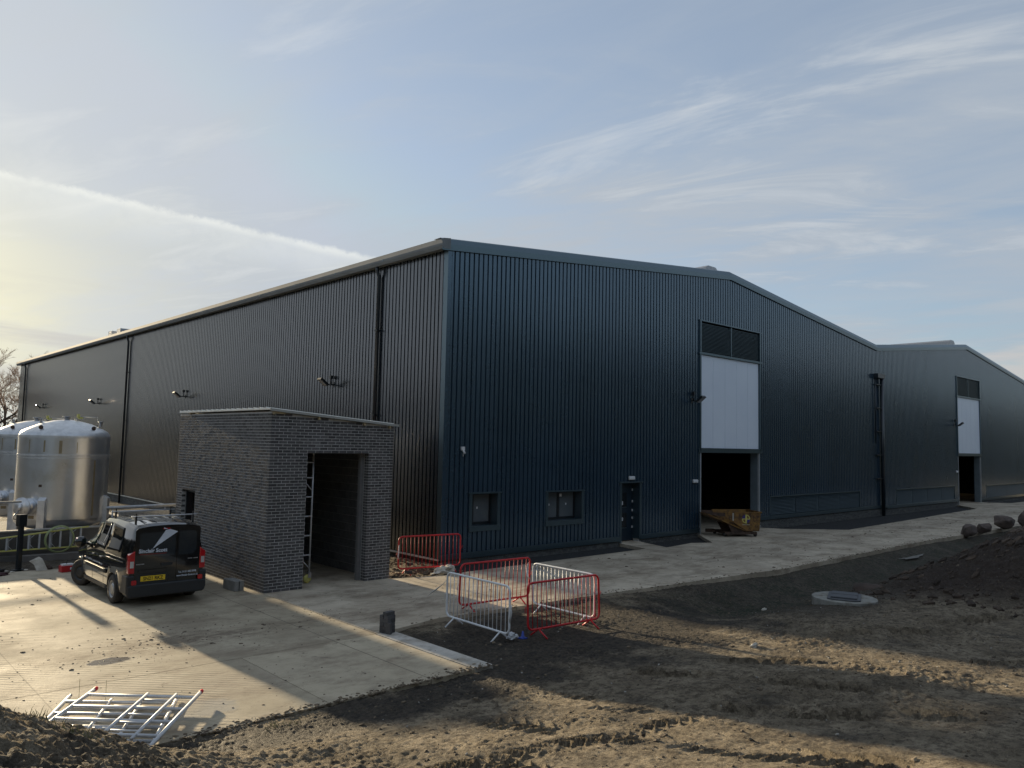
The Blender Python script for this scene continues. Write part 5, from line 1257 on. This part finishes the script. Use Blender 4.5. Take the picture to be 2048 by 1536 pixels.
# ================================================================ TREES
def bare_tree(x,y,h,seed,lab,spread=.42,depth=6,ivy=0):
    rs_=random.Random(seed); e=empty('bare_tree',(x,y,-.5),0,lab,'tree','bare winter trees beyond the far end of the warehouse')
    tr=MB(); tw=MB(); lf=MB()
    def grow(p,d,L,r,k):
        pts=[p]; q=p; dd=d
        for i in range(3):
            dd=(dd+Vector((rs_.gauss(0,.13),rs_.gauss(0,.13),rs_.gauss(.04,.06)))).normalized(); q=q+dd*L/3; pts.append(q)
        (tr if k<2 else tw).path(pts,r,6 if k<2 else 3,r*.62,caps=False)
        if ivy and k<=2:
            for i in range(int(ivy*(3-k)*18)):
                c=pts[0].lerp(pts[-1],rs_.random())
                if c.z<h*.62: c=c+Vector((rs_.gauss(0,.35),rs_.gauss(0,.35),rs_.gauss(0,.25))); s_=rs_.uniform(.05,.11); a=Vector((rs_.gauss(0,1),rs_.gauss(0,1),rs_.gauss(0,1))).normalized(); u_=a.orthogonal().normalized()*s_; v_=a.cross(u_); lf.add([c-u_,c-v_,c+u_,c+v_],[(0,1,2,3)],r=rs_.random())
        if k>=depth: return
        for i in range(3 if k<depth-1 else 4):
            t=.45+.55*(i+1)/(3 if k<depth-1 else 4); b0=pts[0].lerp(pts[-1],t) if i<2 else pts[-1]
            ax=Vector((rs_.gauss(0,1),rs_.gauss(0,1),rs_.gauss(0,.3))).normalized(); nd=(dd+ax*(spread+.25*rs_.random())).normalized()
            grow(b0,nd,L*rs_.uniform(.62,.80),max(.012,r*.58),k+1)
    grow(Vector((0,0,0)),Vector((0,0,1)),h*.30,h*.016,0)
    tr.build('trunk',m_bark,e,recalc=False); tw.build('twigs',m_twig,e,recalc=False)
    if ivy: lf.build('ivy',m_leaf,e,recalc=False)
    return e
def treeat(px,dist):
    a=YAW+math.atan((px-1024)/1544.8); return CAM.x+math.sin(a)*dist,CAM.y+math.cos(a)*dist
for (px,d_,h_,sd,lab,ivy) in ((10,96,15.6,4,'tall bare tree beside the far end of the long wall',1.0),(-24,92,14,9,'bare tree at the left picture edge, behind the tanks',.8),(24,108,11.5,15,'slimmer bare tree half hidden by the far warehouse corner',.9)):
    x,y=treeat(px,d_); bare_tree(x,y,h_,sd,lab,ivy=ivy,depth=7)
# undergrowth hedge below the trees
rs=random.Random(3); hb=MB()
for i in range(9000):
    px=rs.uniform(-260,34); d_=rs.uniform(84,92); x,y=treeat(px,d_); zt=2.6+.9*math.sin(px*.11)+.7*math.sin(px*.37+1)
    z=rs.uniform(-.3,zt)*rs.uniform(.6,1); s_=rs.uniform(.07,.16); a=Vector((rs.gauss(0,1),rs.gauss(0,1),rs.gauss(0,1))).normalized(); u_=a.orthogonal().normalized()*s_; v_=a.cross(u_); c=Vector((x,y,z)); hb.add([c-u_,c-v_,c+u_,c+v_],[(0,1,2,3)],r=rs.random())
o=hb.build('undergrowth',m_leaf,recalc=False); o['kind']='stuff'; tag(o,'dark undergrowth and brambles below the bare trees','undergrowth')
# the wood behind the photographer and the one to the west: seen as reflections in the wall paint
def wood(pts,lab,hmin,hmax,seed):
    rs=random.Random(seed); b=MB()
    for (x0,y0),(x1,y1) in zip(pts,pts[1:]):
        L=math.hypot(x1-x0,y1-y0); k=int(L/3.2)
        for i in range(k):
            t=(i+rs.random())/k; cx,cy=x0+(x1-x0)*t+rs.gauss(0,2),y0+(y1-y0)*t+rs.gauss(0,2); h_=rs.uniform(hmin,hmax)
            for j in range(230):
                u_=rs.random(); a=rs.uniform(0,6.28); rad=3.6*math.sqrt(max(0,1-((u_-.45)/.6)**2))*rs.uniform(.5,1)
                c=Vector((cx+rad*math.cos(a),cy+rad*math.sin(a),h_*u_)); s_=rs.uniform(.4,.95); n_=Vector((rs.gauss(0,1),rs.gauss(0,1),rs.gauss(0,1))).normalized(); p=n_.orthogonal().normalized()*s_; q_=n_.cross(p); b.add([c-p,c-q_,c+p,c+q_],[(0,1,2,3)],r=rs.random())
    o=b.build('woodland',m_leaf,recalc=False); o['kind']='stuff'; return tag(o,lab,'woodland')
wood([(-55,-42),(-20,-37),(40,-37),(110,-40),(190,-46),(420,-62)],'dark wood behind the photographer',13.5,17.5,1)
wood([(-95,420),(-88,250),(-80,120),(-75,30),(-72,-42)],'dark wood west of the yard',10.5,13.5,2)
